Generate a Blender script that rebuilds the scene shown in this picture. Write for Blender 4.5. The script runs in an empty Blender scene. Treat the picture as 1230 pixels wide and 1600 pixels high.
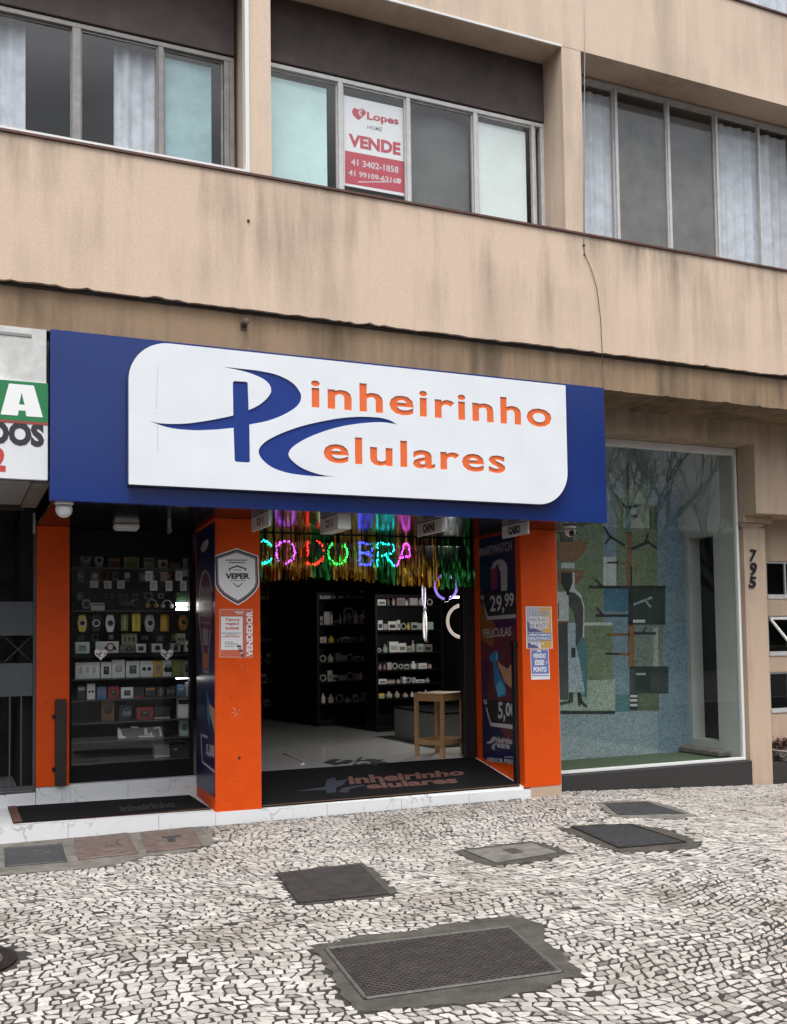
import bpy, math, random
import numpy as np
from mathutils import Vector, Matrix, noise

S = bpy.context.scene
COL = S.collection
R = math.radians

# ------------------------------------------------------------------ camera
YAW, PITCH, ROLL = R(23.7722), R(2.9162), R(-0.8242)
FPX, PCX, PCY = 1560.0, 615.0, 921.0          # focal length and principal point, in photo pixels
CAM = Vector((0, -9.3, 1.7))
_f = Vector((math.sin(YAW)*math.cos(PITCH), math.cos(YAW)*math.cos(PITCH), math.sin(PITCH)))
_r = Vector((math.cos(YAW), -math.sin(YAW), 0))
_u = _r.cross(_f)
_r0 = _r*math.cos(ROLL) + _u*math.sin(ROLL)
_u0 = -_r*math.sin(ROLL) + _u*math.cos(ROLL)
cd = bpy.data.cameras.new('camera'); cam = bpy.data.objects.new('camera', cd); COL.objects.link(cam)
M = Matrix((_r0, _u0, -_f)).transposed().to_4x4(); M.translation = CAM
cam.matrix_world = M
cd.sensor_fit = 'HORIZONTAL'; cd.sensor_width = 36; cd.lens = 36*FPX/1230
cd.shift_y = (PCY-800)/1230; cd.shift_x = 0
cd.clip_start = 0.05; cd.clip_end = 500
S.camera = cam

# ------------------------------------------------------------------ sky and sun (overcast day)
W_ = bpy.data.worlds.new('World'); S.world = W_; W_.use_nodes = True
nt = W_.node_tree; bg = nt.nodes['Background']
sky = nt.nodes.new('ShaderNodeTexSky'); sky.sky_type = 'NISHITA'; sky.sun_disc = False
SUN_EL, SUN_AZ = R(66), R(205)                 # azimuth clockwise from +Y: behind and left of the camera
sky.sun_elevation = SUN_EL; sky.sun_rotation = SUN_AZ
sky.air_density = 1.0; sky.dust_density = 3.0; sky.ozone_density = 1.0
hs = nt.nodes.new('ShaderNodeHueSaturation'); hs.inputs['Saturation'].default_value = 0.22
nt.links.new(sky.outputs[0], hs.inputs['Color'])
# cloud deck: brighter overhead than at the horizon, with soft darker clouds
wtc = nt.nodes.new('ShaderNodeTexCoord'); wsx = nt.nodes.new('ShaderNodeSeparateXYZ'); nt.links.new(wtc.outputs['Generated'], wsx.inputs[0])
wmr = nt.nodes.new('ShaderNodeMapRange'); wmr.inputs[1].default_value = 0; wmr.inputs[2].default_value = 1; wmr.inputs[3].default_value = .32; wmr.inputs[4].default_value = 2.35
nt.links.new(wsx.outputs[2], wmr.inputs[0])
wnz = nt.nodes.new('ShaderNodeTexNoise'); wnz.inputs['Scale'].default_value = 3.2; wnz.inputs['Detail'].default_value = 6; wnz.inputs['Distortion'].default_value = .4
wmp = nt.nodes.new('ShaderNodeMapping'); wmp.inputs['Scale'].default_value = (1, 1, 2.6); nt.links.new(wtc.outputs['Generated'], wmp.inputs[0]); nt.links.new(wmp.outputs[0], wnz.inputs['Vector'])
wcl = nt.nodes.new('ShaderNodeMapRange'); wcl.inputs[1].default_value = .35; wcl.inputs[2].default_value = .65; wcl.inputs[3].default_value = .55; wcl.inputs[4].default_value = 1.35
nt.links.new(wnz.outputs[0], wcl.inputs[0])
wmm = nt.nodes.new('ShaderNodeMath'); wmm.operation = 'MULTIPLY'; nt.links.new(wmr.outputs[0], wmm.inputs[0]); nt.links.new(wcl.outputs[0], wmm.inputs[1])
wmx = nt.nodes.new('ShaderNodeMix'); wmx.data_type = 'RGBA'; wmx.blend_type = 'MULTIPLY'; wmx.inputs[0].default_value = 1
nt.links.new(hs.outputs[0], wmx.inputs[6]); nt.links.new(wmm.outputs[0], wmx.inputs[7]); nt.links.new(wmx.outputs[2], bg.inputs[0])
bg.inputs[1].default_value = 0.15
sl = bpy.data.lights.new('sun', 'SUN'); sl.energy = 1.0; sl.angle = R(30); sl.color = (1, .96, .9)
so = bpy.data.objects.new('sun', sl); COL.objects.link(so)
sd = Vector((math.sin(SUN_AZ)*math.cos(SUN_EL), math.cos(SUN_AZ)*math.cos(SUN_EL), math.sin(SUN_EL)))
so.rotation_euler = sd.to_track_quat('Z', 'Y').to_euler(); so.location = (0, -20, 30)
S.view_settings.view_transform = 'Standard'; S.view_settings.look = 'None'
S.view_settings.exposure = 0.55; S.view_settings.gamma = 1
S.cycles.max_bounces = 8; S.cycles.transparent_max_bounces = 16; S.cycles.caustics_reflective = False; S.cycles.caustics_refractive = False
try:
    S.cycles.sample_clamp_indirect = 4.0
except Exception: pass

# ------------------------------------------------------------------ pixel -> point on a plane of the place
def ray(px, py):
    return (_r0*((px-PCX)/FPX) - _u0*((py-PCY)/FPX) + _f)
class Plane:
    def __init__(s, p0, n, name=''):
        s.p0 = Vector(p0); s.n = Vector(n).normalized()
    def at(s, px, py, off=0.0):
        d = ray(px, py); p = s.p0 + s.n*off
        return CAM + d*((p-CAM).dot(s.n)/d.dot(s.n))
def FY(Y): return Plane((0, Y, 0), (0, -1, 0))
def W(px, py, Y=0.0): return FY(Y).at(px, py)
def G(px, py, z=0.0): return Plane((0, 0, z), (0, 0, 1)).at(px, py)

# ------------------------------------------------------------------ materials
MATS = {}
def srgb(r, g, b):
    f = lambda c: (c/255/12.92) if c/255 <= .04045 else ((c/255+.055)/1.055)**2.4
    return (f(r), f(g), f(b))
def mat(name, col=(.5,.5,.5), rough=.6, metal=0.0, emit=None, estr=1.0, spec=.5, coat=0.0, var=0.0, vscale=8.0, bump=0.0, bscale=60.0):
    if name in MATS: return MATS[name]
    m = bpy.data.materials.new(name); m.use_nodes = True
    n = m.node_tree; b = n.nodes['Principled BSDF']
    b.inputs['Base Color'].default_value = (*col, 1); b.inputs['Roughness'].default_value = rough
    b.inputs['Metallic'].default_value = metal; b.inputs['Specular IOR Level'].default_value = spec
    b.inputs['Coat Weight'].default_value = coat
    if emit:
        b.inputs['Emission Color'].default_value = (*emit, 1); b.inputs['Emission Strength'].default_value = estr
    tc = n.nodes.new('ShaderNodeTexCoord')
    if var > 0:
        nz = n.nodes.new('ShaderNodeTexNoise'); nz.inputs['Scale'].default_value = vscale; nz.inputs['Detail'].default_value = 6
        nz.inputs['Roughness'].default_value = .65
        n.links.new(tc.outputs['Object'], nz.inputs['Vector'])
        cr = n.nodes.new('ShaderNodeMapRange'); cr.inputs[1].default_value = .3; cr.inputs[2].default_value = .7
        cr.inputs[3].default_value = 1-var; cr.inputs[4].default_value = 1+var*.5
        n.links.new(nz.outputs[0], cr.inputs[0])
        mx = n.nodes.new('ShaderNodeMix'); mx.data_type = 'RGBA'; mx.blend_type = 'MULTIPLY'; mx.inputs[0].default_value = 1
        mx.inputs[6].default_value = (*col, 1)
        n.links.new(cr.outputs[0], mx.inputs[7]); n.links.new(mx.outputs[2], b.inputs['Base Color'])
    if bump > 0:
        nb = n.nodes.new('ShaderNodeTexNoise'); nb.inputs['Scale'].default_value = bscale; nb.inputs['Detail'].default_value = 4
        n.links.new(tc.outputs['Object'], nb.inputs['Vector'])
        bp = n.nodes.new('ShaderNodeBump'); bp.inputs['Strength'].default_value = min(1, bump); bp.inputs['Distance'].default_value = .02 if name.endswith('concrete') else .01
        n.links.new(nb.outputs[0], bp.inputs['Height']); n.links.new(bp.outputs[0], b.inputs['Normal'])
    MATS[name] = m
    return m
def glass(name, tint=(.9,.95,.92), refl=1.0, ior=1.5):
    if name in MATS: return MATS[name]
    m = bpy.data.materials.new(name); m.use_nodes = True; n = m.node_tree
    for x in list(n.nodes):
        if x.type != 'OUTPUT_MATERIAL': n.nodes.remove(x)
    out = [x for x in n.nodes][0]
    t = n.nodes.new('ShaderNodeBsdfTransparent'); t.inputs[0].default_value = (*tint, 1)
    g = n.nodes.new('ShaderNodeBsdfGlossy'); g.inputs['Roughness'].default_value = .015; g.inputs[0].default_value = (refl, refl, refl, 1)
    fr = n.nodes.new('ShaderNodeFresnel'); fr.inputs[0].default_value = ior
    mx = n.nodes.new('ShaderNodeMixShader')
    ge = n.nodes.new('ShaderNodeNewGeometry'); io = n.nodes.new('ShaderNodeMix'); io.inputs[2].default_value = ior; io.inputs[3].default_value = 1/ior
    n.links.new(ge.outputs['Backfacing'], io.inputs[0]); n.links.new(io.outputs[0], fr.inputs[0])   # a thin pane reflects alike from both sides
    n.links.new(fr.outputs[0], mx.inputs[0]); n.links.new(t.outputs[0], mx.inputs[1]); n.links.new(g.outputs[0], mx.inputs[2])
    n.links.new(mx.outputs[0], out.inputs[0])
    MATS[name] = m
    return m
def plaster(name, col, stain=(.10,.085,.07), amount=.5, rib=0.0, zlo=0, zhi=1, fade=0.0):
    """rendered wall: blotches, rain streaks that start under the sill, fine grain"""
    if name in MATS: return MATS[name]
    m = bpy.data.materials.new(name); m.use_nodes = True; n = m.node_tree; L = n.links.new; N = n.nodes.new
    b = n.nodes['Principled BSDF']; b.inputs['Roughness'].default_value = .85; b.inputs['Specular IOR Level'].default_value = .25
    tc = N('ShaderNodeTexCoord')
    mp = N('ShaderNodeMapping'); mp.inputs['Scale'].default_value = (5.5, 5.5, .55); L(tc.outputs['Object'], mp.inputs[0])
    n1 = N('ShaderNodeTexNoise'); n1.inputs['Scale'].default_value = 1.0; n1.inputs['Detail'].default_value = 7; n1.inputs['Roughness'].default_value = .62; L(mp.outputs[0], n1.inputs['Vector'])
    n2 = N('ShaderNodeTexNoise'); n2.inputs['Scale'].default_value = .8; n2.inputs['Detail'].default_value = 5; L(tc.outputs['Object'], n2.inputs['Vector'])
    n3 = N('ShaderNodeTexNoise'); n3.inputs['Scale'].default_value = 60; n3.inputs['Detail'].default_value = 3; L(tc.outputs['Object'], n3.inputs['Vector'])
    ms = N('ShaderNodeMath'); ms.operation = 'MULTIPLY'; L(n1.outputs[0], ms.inputs[0]); L(n2.outputs[0], ms.inputs[1])
    mr = N('ShaderNodeMapRange'); mr.inputs[1].default_value = .20; mr.inputs[2].default_value = .40; mr.inputs[3].default_value = 0; mr.inputs[4].default_value = amount
    L(ms.outputs[0], mr.inputs[0])
    fac = mr.outputs[0]
    if fade:
        sx = N('ShaderNodeSeparateXYZ'); L(tc.outputs['Object'], sx.inputs[0])
        mz = N('ShaderNodeMapRange'); mz.inputs[1].default_value = zlo; mz.inputs[2].default_value = zhi; mz.inputs[3].default_value = 1-fade; mz.inputs[4].default_value = 1
        L(sx.outputs[2], mz.inputs[0])
        mm = N('ShaderNodeMath'); mm.operation = 'MULTIPLY'; L(fac, mm.inputs[0]); L(mz.outputs[0], mm.inputs[1]); fac = mm.outputs[0]
    mx = N('ShaderNodeMix'); mx.data_type = 'RGBA'; mx.inputs[6].default_value = (*col, 1); mx.inputs[7].default_value = (*stain, 1); L(fac, mx.inputs[0])
    m2 = N('ShaderNodeMapRange'); m2.inputs[1].default_value = .3; m2.inputs[2].default_value = .7; m2.inputs[3].default_value = .93; m2.inputs[4].default_value = 1.05; L(n3.outputs[0], m2.inputs[0])
    m3 = N('ShaderNodeMix'); m3.data_type = 'RGBA'; m3.blend_type = 'MULTIPLY'; m3.inputs[0].default_value = 1; L(mx.outputs[2], m3.inputs[6]); L(m2.outputs[0], m3.inputs[7])
    L(m3.outputs[2], b.inputs['Base Color'])
    bp = N('ShaderNodeBump'); bp.inputs['Strength'].default_value = .22; bp.inputs['Distance'].default_value = .006
    h = n3.outputs[0]
    if rib:
        mp2 = N('ShaderNodeMapping'); mp2.inputs['Scale'].default_value = (70, 70, 2.2); L(tc.outputs['Object'], mp2.inputs[0])
        n4 = N('ShaderNodeTexNoise'); n4.inputs['Scale'].default_value = 1; n4.inputs['Detail'].default_value = 2; L(mp2.outputs[0], n4.inputs['Vector']); h = n4.outputs[0]
        bp.inputs['Strength'].default_value = rib
    L(h, bp.inputs['Height']); L(bp.outputs[0], b.inputs['Normal'])
    MATS[name] = m
    return m
def marble(name, col=(.72,.73,.74), vein=(.30,.31,.33), rough=.25):
    if name in MATS: return MATS[name]
    m = bpy.data.materials.new(name); m.use_nodes = True; n = m.node_tree; L = n.links.new; N = n.nodes.new
    b = n.nodes['Principled BSDF']; b.inputs['Roughness'].default_value = rough
    tc = N('ShaderNodeTexCoord')
    nz = N('ShaderNodeTexNoise'); nz.inputs['Scale'].default_value = 2.2; nz.inputs['Detail'].default_value = 8; nz.inputs['Distortion'].default_value = 1.6; L(tc.outputs['Object'], nz.inputs['Vector'])
    s1 = N('ShaderNodeMath'); s1.operation = 'SUBTRACT'; s1.inputs[1].default_value = .5; L(nz.outputs[0], s1.inputs[0])
    s2 = N('ShaderNodeMath'); s2.operation = 'ABSOLUTE'; L(s1.outputs[0], s2.inputs[0])
    mr = N('ShaderNodeMapRange'); mr.inputs[1].default_value = 0; mr.inputs[2].default_value = .018; mr.inputs[3].default_value = .8; mr.inputs[4].default_value = 0; L(s2.outputs[0], mr.inputs[0])
    n2 = N('ShaderNodeTexNoise'); n2.inputs['Scale'].default_value = 3; L(tc.outputs['Object'], n2.inputs['Vector'])
    mr2 = N('ShaderNodeMapRange'); mr2.inputs[1].default_value = .45; mr2.inputs[2].default_value = .65; L(n2.outputs[0], mr2.inputs[0])
    mu = N('ShaderNodeMath'); mu.operation = 'MULTIPLY'; L(mr.outputs[0], mu.inputs[0]); L(mr2.outputs[0], mu.inputs[1])
    mx = N('ShaderNodeMix'); mx.data_type = 'RGBA'; mx.inputs[6].default_value = (*col, 1); mx.inputs[7].default_value = (*vein, 1); L(mu.outputs[0], mx.inputs[0])
    L(mx.outputs[2], b.inputs['Base Color'])
    MATS[name] = m
    return m
def mosaic(name, col, var=.35, scale=75):
    """small glass tesserae: every chip its own tone"""
    if name in MATS: return MATS[name]
    m = bpy.data.materials.new(name); m.use_nodes = True; n = m.node_tree; L = n.links.new; N = n.nodes.new
    b = n.nodes['Principled BSDF']; b.inputs['Roughness'].default_value = .4
    tc = N('ShaderNodeTexCoord'); v = N('ShaderNodeTexVoronoi'); v.inputs['Scale'].default_value = scale; L(tc.outputs['Object'], v.inputs['Vector'])
    sp = N('ShaderNodeSeparateColor'); L(v.outputs['Color'], sp.inputs[0])
    n2 = N('ShaderNodeTexNoise'); n2.inputs['Scale'].default_value = 14; n2.inputs['Detail'].default_value = 4; L(tc.outputs['Object'], n2.inputs['Vector'])
    ad = N('ShaderNodeMath'); ad.operation = 'MULTIPLY_ADD'; ad.inputs[1].default_value = .8; L(n2.outputs[0], ad.inputs[0]); L(sp.outputs[0], ad.inputs[2])
    mr = N('ShaderNodeMapRange'); mr.inputs[1].default_value = .2; mr.inputs[2].default_value = 1.2; mr.inputs[3].default_value = 1-var*1.4; mr.inputs[4].default_value = 1+var; L(ad.outputs[0], mr.inputs[0])
    mx = N('ShaderNodeMix'); mx.data_type = 'RGBA'; mx.blend_type = 'MULTIPLY'; mx.inputs[0].default_value = 1; mx.inputs[6].default_value = (*col, 1); L(mr.outputs[0], mx.inputs[7])
    L(mx.outputs[2], b.inputs['Base Color'])
    MATS[name] = m
    return m

# ------------------------------------------------------------------ mesh builder
class MB:
    def __init__(s): s.v = []; s.f = []; s.m = []; s.smooth = []
    def face(s, pts, m=None, sm=False):
        i = len(s.v); s.v += [tuple(p) for p in pts]; s.f.append(tuple(range(i, i+len(pts)))); s.m.append(m); s.smooth.append(sm)
    def idx(s, verts, faces, m=None, sm=False):
        i = len(s.v); s.v += [tuple(p) for p in verts]
        for f in faces: s.f.append(tuple(k+i for k in f)); s.m.append(m); s.smooth.append(sm)
    def box(s, x0, x1, y0, y1, z0, z1, m=None, bev=0.0):
        if bev > 0:
            b = min(bev, .45*abs(x1-x0), .45*abs(y1-y0), .45*abs(z1-z0))
            V = []; idx = {}
            def vid(p):
                if p not in idx: idx[p] = len(V); V.append(p)
                return idx[p]
            X = (x0, x1); Yv = (y0, y1); Z = (z0, z1); F = []
            def c(i, j, k, ax):
                p = [X[i], Yv[j], Z[k]]; sg = [(1, -1)[i], (1, -1)[j], (1, -1)[k]]
                for a in range(3):
                    if a != ax: p[a] += sg[a]*b
                return vid(tuple(p))
            for ax in range(3):
                for e in (0, 1):
                    o = [a for a in range(3) if a != ax]; q = []
                    for (p, r) in ((0,0),(1,0),(1,1),(0,1)):
                        t = [0,0,0]; t[ax] = e; t[o[0]] = p; t[o[1]] = r; q.append(c(*t, ax))
                    F.append(q if (e ^ (ax == 1)) else q[::-1])
            for ax in range(3):
                o = [a for a in range(3) if a != ax]
                for (p, r) in ((0,0),(1,0),(1,1),(0,1)):
                    t0 = [0,0,0]; t0[o[0]] = p; t0[o[1]] = r; t1 = list(t0); t1[ax] = 1
                    F.append([c(*t0, o[0]), c(*t1, o[0]), c(*t1, o[1]), c(*t0, o[1])])
            for i in (0,1):
                for j in (0,1):
                    for k in (0,1): F.append([c(i,j,k,0), c(i,j,k,1), c(i,j,k,2)])
            s.idx(V, F, m); return
        V = [(x0,y0,z0),(x1,y0,z0),(x1,y1,z0),(x0,y1,z0),(x0,y0,z1),(x1,y0,z1),(x1,y1,z1),(x0,y1,z1)]
        s.idx(V, [(3,2,1,0),(4,5,6,7),(0,1,5,4),(1,2,6,5),(2,3,7,6),(3,0,4,7)], m)
    def prism(s, pts, off, m=None, mside=None):
        """closed outline pts (3D, one plane) pushed along vector off"""
        off = Vector(off); a = [Vector(p) for p in pts]; b = [p+off for p in a]; n = len(a)
        s.face(a, m); s.face(b[::-1], m)
        for i in range(n):
            j = (i+1) % n; s.face([a[i], b[i], b[j], a[j]], mside or m)
    def tube(s, path, r, m=None, seg=8, caps=True, r1=None):
        path = [Vector(p) for p in path]; n = len(path); V = []; F = []
        prev = None
        for i, p in enumerate(path):
            t = (path[min(i+1, n-1)] - path[max(i-1, 0)]).normalized()
            if prev is None:
                a = Vector((0,0,1)) if abs(t.z) < .9 else Vector((1,0,0))
                u = t.cross(a).normalized()
            else:
                u = (prev - t*prev.dot(t)).normalized()
            prev = u; w = t.cross(u)
            rr = r if r1 is None else r + (r1-r)*i/max(1, n-1)
            for k in range(seg):
                an = 2*math.pi*k/seg; V.append(p + (u*math.cos(an) + w*math.sin(an))*rr)
        for i in range(n-1):
            for k in range(seg):
                k2 = (k+1) % seg; F.append((i*seg+k, i*seg+k2, (i+1)*seg+k2, (i+1)*seg+k))
        if caps: F.append(tuple(range(seg))[::-1]); F.append(tuple((n-1)*seg+k for k in range(seg)))
        s.idx(V, F, m, True)
    def torus(s, c, nrm, Rr, r, m=None, seg=40, ss=10, a0=0.0, a1=2*math.pi):
        c = Vector(c); nrm = Vector(nrm).normalized()
        up = Vector((0,0,1)) if abs(nrm.z) < .9 else Vector((1,0,0))
        u = nrm.cross(up).normalized(); w = u.cross(nrm)
        full = abs(a1-a0-2*math.pi) < 1e-6; n = seg if full else seg+1
        V = []; F = []
        for i in range(n):
            a = a0 + (a1-a0)*i/seg; d = u*math.cos(a) + w*math.sin(a)
            for k in range(ss):
                b = 2*math.pi*k/ss; V.append(c + d*(Rr + r*math.cos(b)) + nrm*(r*math.sin(b)))
        for i in range(n if full else n-1):
            i2 = (i+1) % n
            for k in range(ss):
                k2 = (k+1) % ss; F.append((i*ss+k, i2*ss+k, i2*ss+k2, i*ss+k2))
        s.idx(V, F, m, True)
    def lathe(s, c, prof, m=None, seg=24, axis='z', sm=True):
        """prof: list of (radius, height)"""
        c = Vector(c); V = []; F = []
        for (r, h) in prof:
            for k in range(seg):
                a = 2*math.pi*k/seg; x, y = r*math.cos(a), r*math.sin(a)
                V.append(c + (Vector((x, y, h)) if axis == 'z' else (Vector((x, -h, y)) if axis == 'y' else Vector((-h, x, y)))))
        for i in range(len(prof)-1):
            for k in range(seg):
                k2 = (k+1) % seg; F.append((i*seg+k, i*seg+k2, (i+1)*seg+k2, (i+1)*seg+k))
        F.append(tuple(range(seg))[::-1]); F.append(tuple((len(prof)-1)*seg+k for k in range(seg)))
        s.idx(V, F, m, sm)
    def build(s, name, m=None, parent=None, label=None, kind=None):
        me = bpy.data.meshes.new(name); me.from_pydata(s.v, [], s.f)
        ms = []
        for x in s.m:
            x = x or m
            if x not in ms: ms.append(x)
        for x in ms: me.materials.append(x)
        me.polygons.foreach_set('material_index', [ms.index(x or m) for x in s.m])
        me.polygons.foreach_set('use_smooth', s.smooth)
        me.update()
        o = bpy.data.objects.new(name, me); COL.objects.link(o)
        if parent: hang(o, parent)
        if label: o['label'] = label
        if kind: o['kind'] = kind
        return o
def hang(o, parent):
    o.parent = parent
    w = parent.location.copy(); q = parent
    while q.parent: q = q.parent; w = w + q.location
    # meshes are written in world coordinates, roots are only translated
    o.matrix_parent_inverse = Matrix.Translation(-w) if parent.type == 'EMPTY' else Matrix.Identity(4)
def thing(name, label, cat, loc=(0,0,0), group=None):
    o = bpy.data.objects.new(name, None); COL.objects.link(o); o.empty_display_size = .1; o.location = loc
    o['label'] = label; o['category'] = cat
    if group: o['group'] = group
    return o
def tag(o, label, cat, group=None):
    o['label'] = label; o['category'] = cat
    if group: o['group'] = group
    return o
def structure(o): o['kind'] = 'structure'; return o
def box1(name, *a, m=None, parent=None, bev=0.0, label=None):
    b = MB(); b.box(*a, bev=bev); return b.build(name, m, parent, label)

# ------------------------------------------------------------------ lettering
_TC = {}
def glyphs(s, bold=0.0, space=1.0):
    """text as flat mesh scaled to the unit square of its own bounding box"""
    k = (s, bold, space)
    if k in _TC: return _TC[k]
    cu = bpy.data.curves.new('t', 'FONT'); cu.body = s; cu.offset = bold; cu.space_character = space; cu.resolution_u = 3
    ob = bpy.data.objects.new('t', cu); COL.objects.link(ob)
    dg = bpy.context.evaluated_depsgraph_get(); ev = ob.evaluated_get(dg); me = ev.to_mesh()
    V = [(v.co.x, v.co.y) for v in me.vertices]; F = [tuple(p.vertices) for p in me.polygons]
    ev.to_mesh_clear(); bpy.data.objects.remove(ob); bpy.data.curves.remove(cu)
    xs = [v[0] for v in V]; ys = [v[1] for v in V]
    x0, x1, y0, y1 = min(xs), max(xs), min(ys), max(ys)
    V = [((x-x0)/(x1-x0), (y-y0)/(y1-y0)) for x, y in V]
    _TC[k] = (V, F); return _TC[k]
def quadmap(q):
    """q: TL, TR, BR, BL in 3D -> function of (u,v), v up"""
    TL, TR, BR, BL = [Vector(p) for p in q]
    return lambda u, v: (BL*(1-u) + BR*u)*(1-v) + (TL*(1-u) + TR*u)*v
def text(mb, s, q, m, bold=0.02, space=1.0):
    V, F = glyphs(s, bold, space); fm = quadmap(q)
    mb.idx([fm(u, v) for u, v in V], F, m)
def tpx(mb, s, pl, tl, tr, br, bl, m, off=0.0, bold=0.02, space=1.0):
    text(mb, s, [pl.at(*p, off) for p in (tl, tr, br, bl)], m, bold, space)
def ppx(mb, pl, pts, m, off=0.0):
    mb.face([pl.at(x, y, off) for x, y in pts], m)
def rpx(mb, pl, x0, y0, x1, y1, m, off=0.0):
    ppx(mb, pl, ((x0,y0),(x0,y1),(x1,y1),(x1,y0)), m, off)
def smooth_poly(pts, n=4):
    """closed Catmull-Rom through 2D points; a point given as (x, y, 'c') stays a sharp corner"""
    out = []; N = len(pts)
    for i in range(N):
        p0, p1, p2, p3 = pts[i-1], pts[i], pts[(i+1) % N], pts[(i+2) % N]
        a = p1 if len(p1) > 2 else p0; d = p2 if len(p2) > 2 else p3
        for k in range(n):
            t = k/n; r = []
            for c in (0, 1):
                r.append(.5*((2*p1[c]) + (-a[c]+p2[c])*t + (2*a[c]-5*p1[c]+4*p2[c]-d[c])*t*t + (-a[c]+3*p1[c]-3*p2[c]+d[c])*t**3))
            out.append(tuple(r))
    return out

# shared colours
ORANGE = mat('orange_panel', (.66, .072, .003), .5, spec=.22, var=.10, vscale=5, bump=.08, bscale=90)
def scuff(m, dark=(.10,.025,.01)):
    n = m.node_tree; L = n.links.new; N = n.nodes.new; b = n.nodes['Principled BSDF']; src = b.inputs['Base Color'].links[0].from_socket
    tc = N('ShaderNodeTexCoord'); a = N('ShaderNodeTexNoise'); a.inputs['Scale'].default_value = 48; a.inputs['Detail'].default_value = 3; L(tc.outputs['Object'], a.inputs['Vector'])
    c = N('ShaderNodeTexNoise'); c.inputs['Scale'].default_value = 3.5; c.inputs['Detail'].default_value = 3; L(tc.outputs['Object'], c.inputs['Vector'])
    r1 = N('ShaderNodeMapRange'); r1.inputs[1].default_value = .60; r1.inputs[2].default_value = .68; L(a.outputs[0], r1.inputs[0])
    r2 = N('ShaderNodeMapRange'); r2.inputs[1].default_value = .52; r2.inputs[2].default_value = .66; r2.inputs[4].default_value = .75; L(c.outputs[0], r2.inputs[0])
    mu_ = N('ShaderNodeMath'); mu_.operation = 'MULTIPLY'; L(r1.outputs[0], mu_.inputs[0]); L(r2.outputs[0], mu_.inputs[1])
    mx = N('ShaderNodeMix'); mx.data_type = 'RGBA'; L(mu_.outputs[0], mx.inputs[0]); L(src, mx.inputs[6]); mx.inputs[7].default_value = (*dark, 1); L(mx.outputs[2], b.inputs['Base Color'])
scuff(ORANGE)
BLUE = mat('blue_panel', (.006, .025, .150), .16, spec=.45, var=.12, vscale=1.2)
INK_BLUE = mat('sign_blue', (.008, .032, .20), .45, spec=.3)
INK_ORANGE = mat('sign_orange', (.72, .13, .025), .4)
WHITE = mat('white_paint', (.78, .78, .78), .45)
BLACK = mat('black_paint', (.012, .012, .014), .35)
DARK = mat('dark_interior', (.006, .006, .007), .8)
INK = mat('black_ink', (.02, .02, .022), .5)
PAPER = mat('white_paper', (.75, .75, .76), .6)
ALU = mat('aluminium', (.50, .50, .50), .45, metal=.3, var=.2, vscale=9)
GLASS = glass('window_glass', (.96, .98, .97))
GLASS_DARK = glass('tinted_glass', (.55, .60, .58), 1.0, 1.6)
BEIGE = plaster('beige_render', srgb(207,185,164), srgb(116,104,93), .82, zlo=4.6, zhi=5.9, fade=.75)
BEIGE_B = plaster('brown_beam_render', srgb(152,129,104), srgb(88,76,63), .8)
BEIGE_R = plaster('ribbed_render', srgb(189,167,146), srgb(122,104,90), .55, rib=.55)
GRANITE = mat('dark_granite', (.035, .032, .032), .45, var=.3, vscale=160)
MARBLE = marble('white_marble')

# ================================================================== GROUND
def gz(x, y): return -.045*max(0.0, x-6.0) - (.0 if x > 1 else .0)
def inpoly(x, y, P):
    c = False; n = len(P); j = n-1
    for i in range(n):
        if (P[i][1] > y) != (P[j][1] > y) and x < (P[j][0]-P[i][0])*(y-P[i][1])/(P[j][1]-P[i][1]) + P[i][0]: c = not c
        j = i
    return c
def gp(*pts): return [tuple(G(*p)[:2]) for p in pts]

# concrete patches round the covers (outlines on the ground, metres)
PATCH = {
 'strip': gp((-60,1326),(0,1318),(200,1302),(318,1291),(335,1300),(334,1318),(300,1330),(230,1338),(180,1352),(110,1360),(40,1364),(-60,1376)),
 'B': gp((428,1367),(490,1356),(567,1349),(600,1374),(622,1395),(585,1404),(535,1408),(466,1415),(452,1396)),
 'C': gp((484,1478),(530,1470),(555,1462),(620,1458),(690,1446),(760,1436),(800,1432),(846,1444),(850,1466),(872,1486),(905,1514),(914,1526),(872,1532),(850,1548),(800,1554),(760,1566),(690,1570),(620,1578),(560,1580),(536,1560),(520,1528),(505,1502)),
 'D': gp((708,1330),(770,1321),(832,1315),(862,1322),(885,1332),(860,1344),(815,1349),(770,1354),(740,1345)),
 'E': gp((872,1295),(930,1288),(990,1288),(1045,1297),(1098,1318),(1090,1326),(1030,1330),(970,1333),(930,1318)),
 'F': gp((928,1254),(970,1248),(1015,1247),(1050,1255),(1088,1271),(1060,1279),(1000,1278),(958,1276)),
}
ROUND = ((.03, -3.37), .29)

def stone_blocked(x, y):
    if (x-ROUND[0][0])**2 + (y-ROUND[0][1])**2 < (ROUND[1]+.05)**2: return True
    if y > -.03 and x < 5.68: return True
    if y > .24: return True
    for P in PATCH.values():
        if inpoly(x, y, P): return True
    return False

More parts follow.
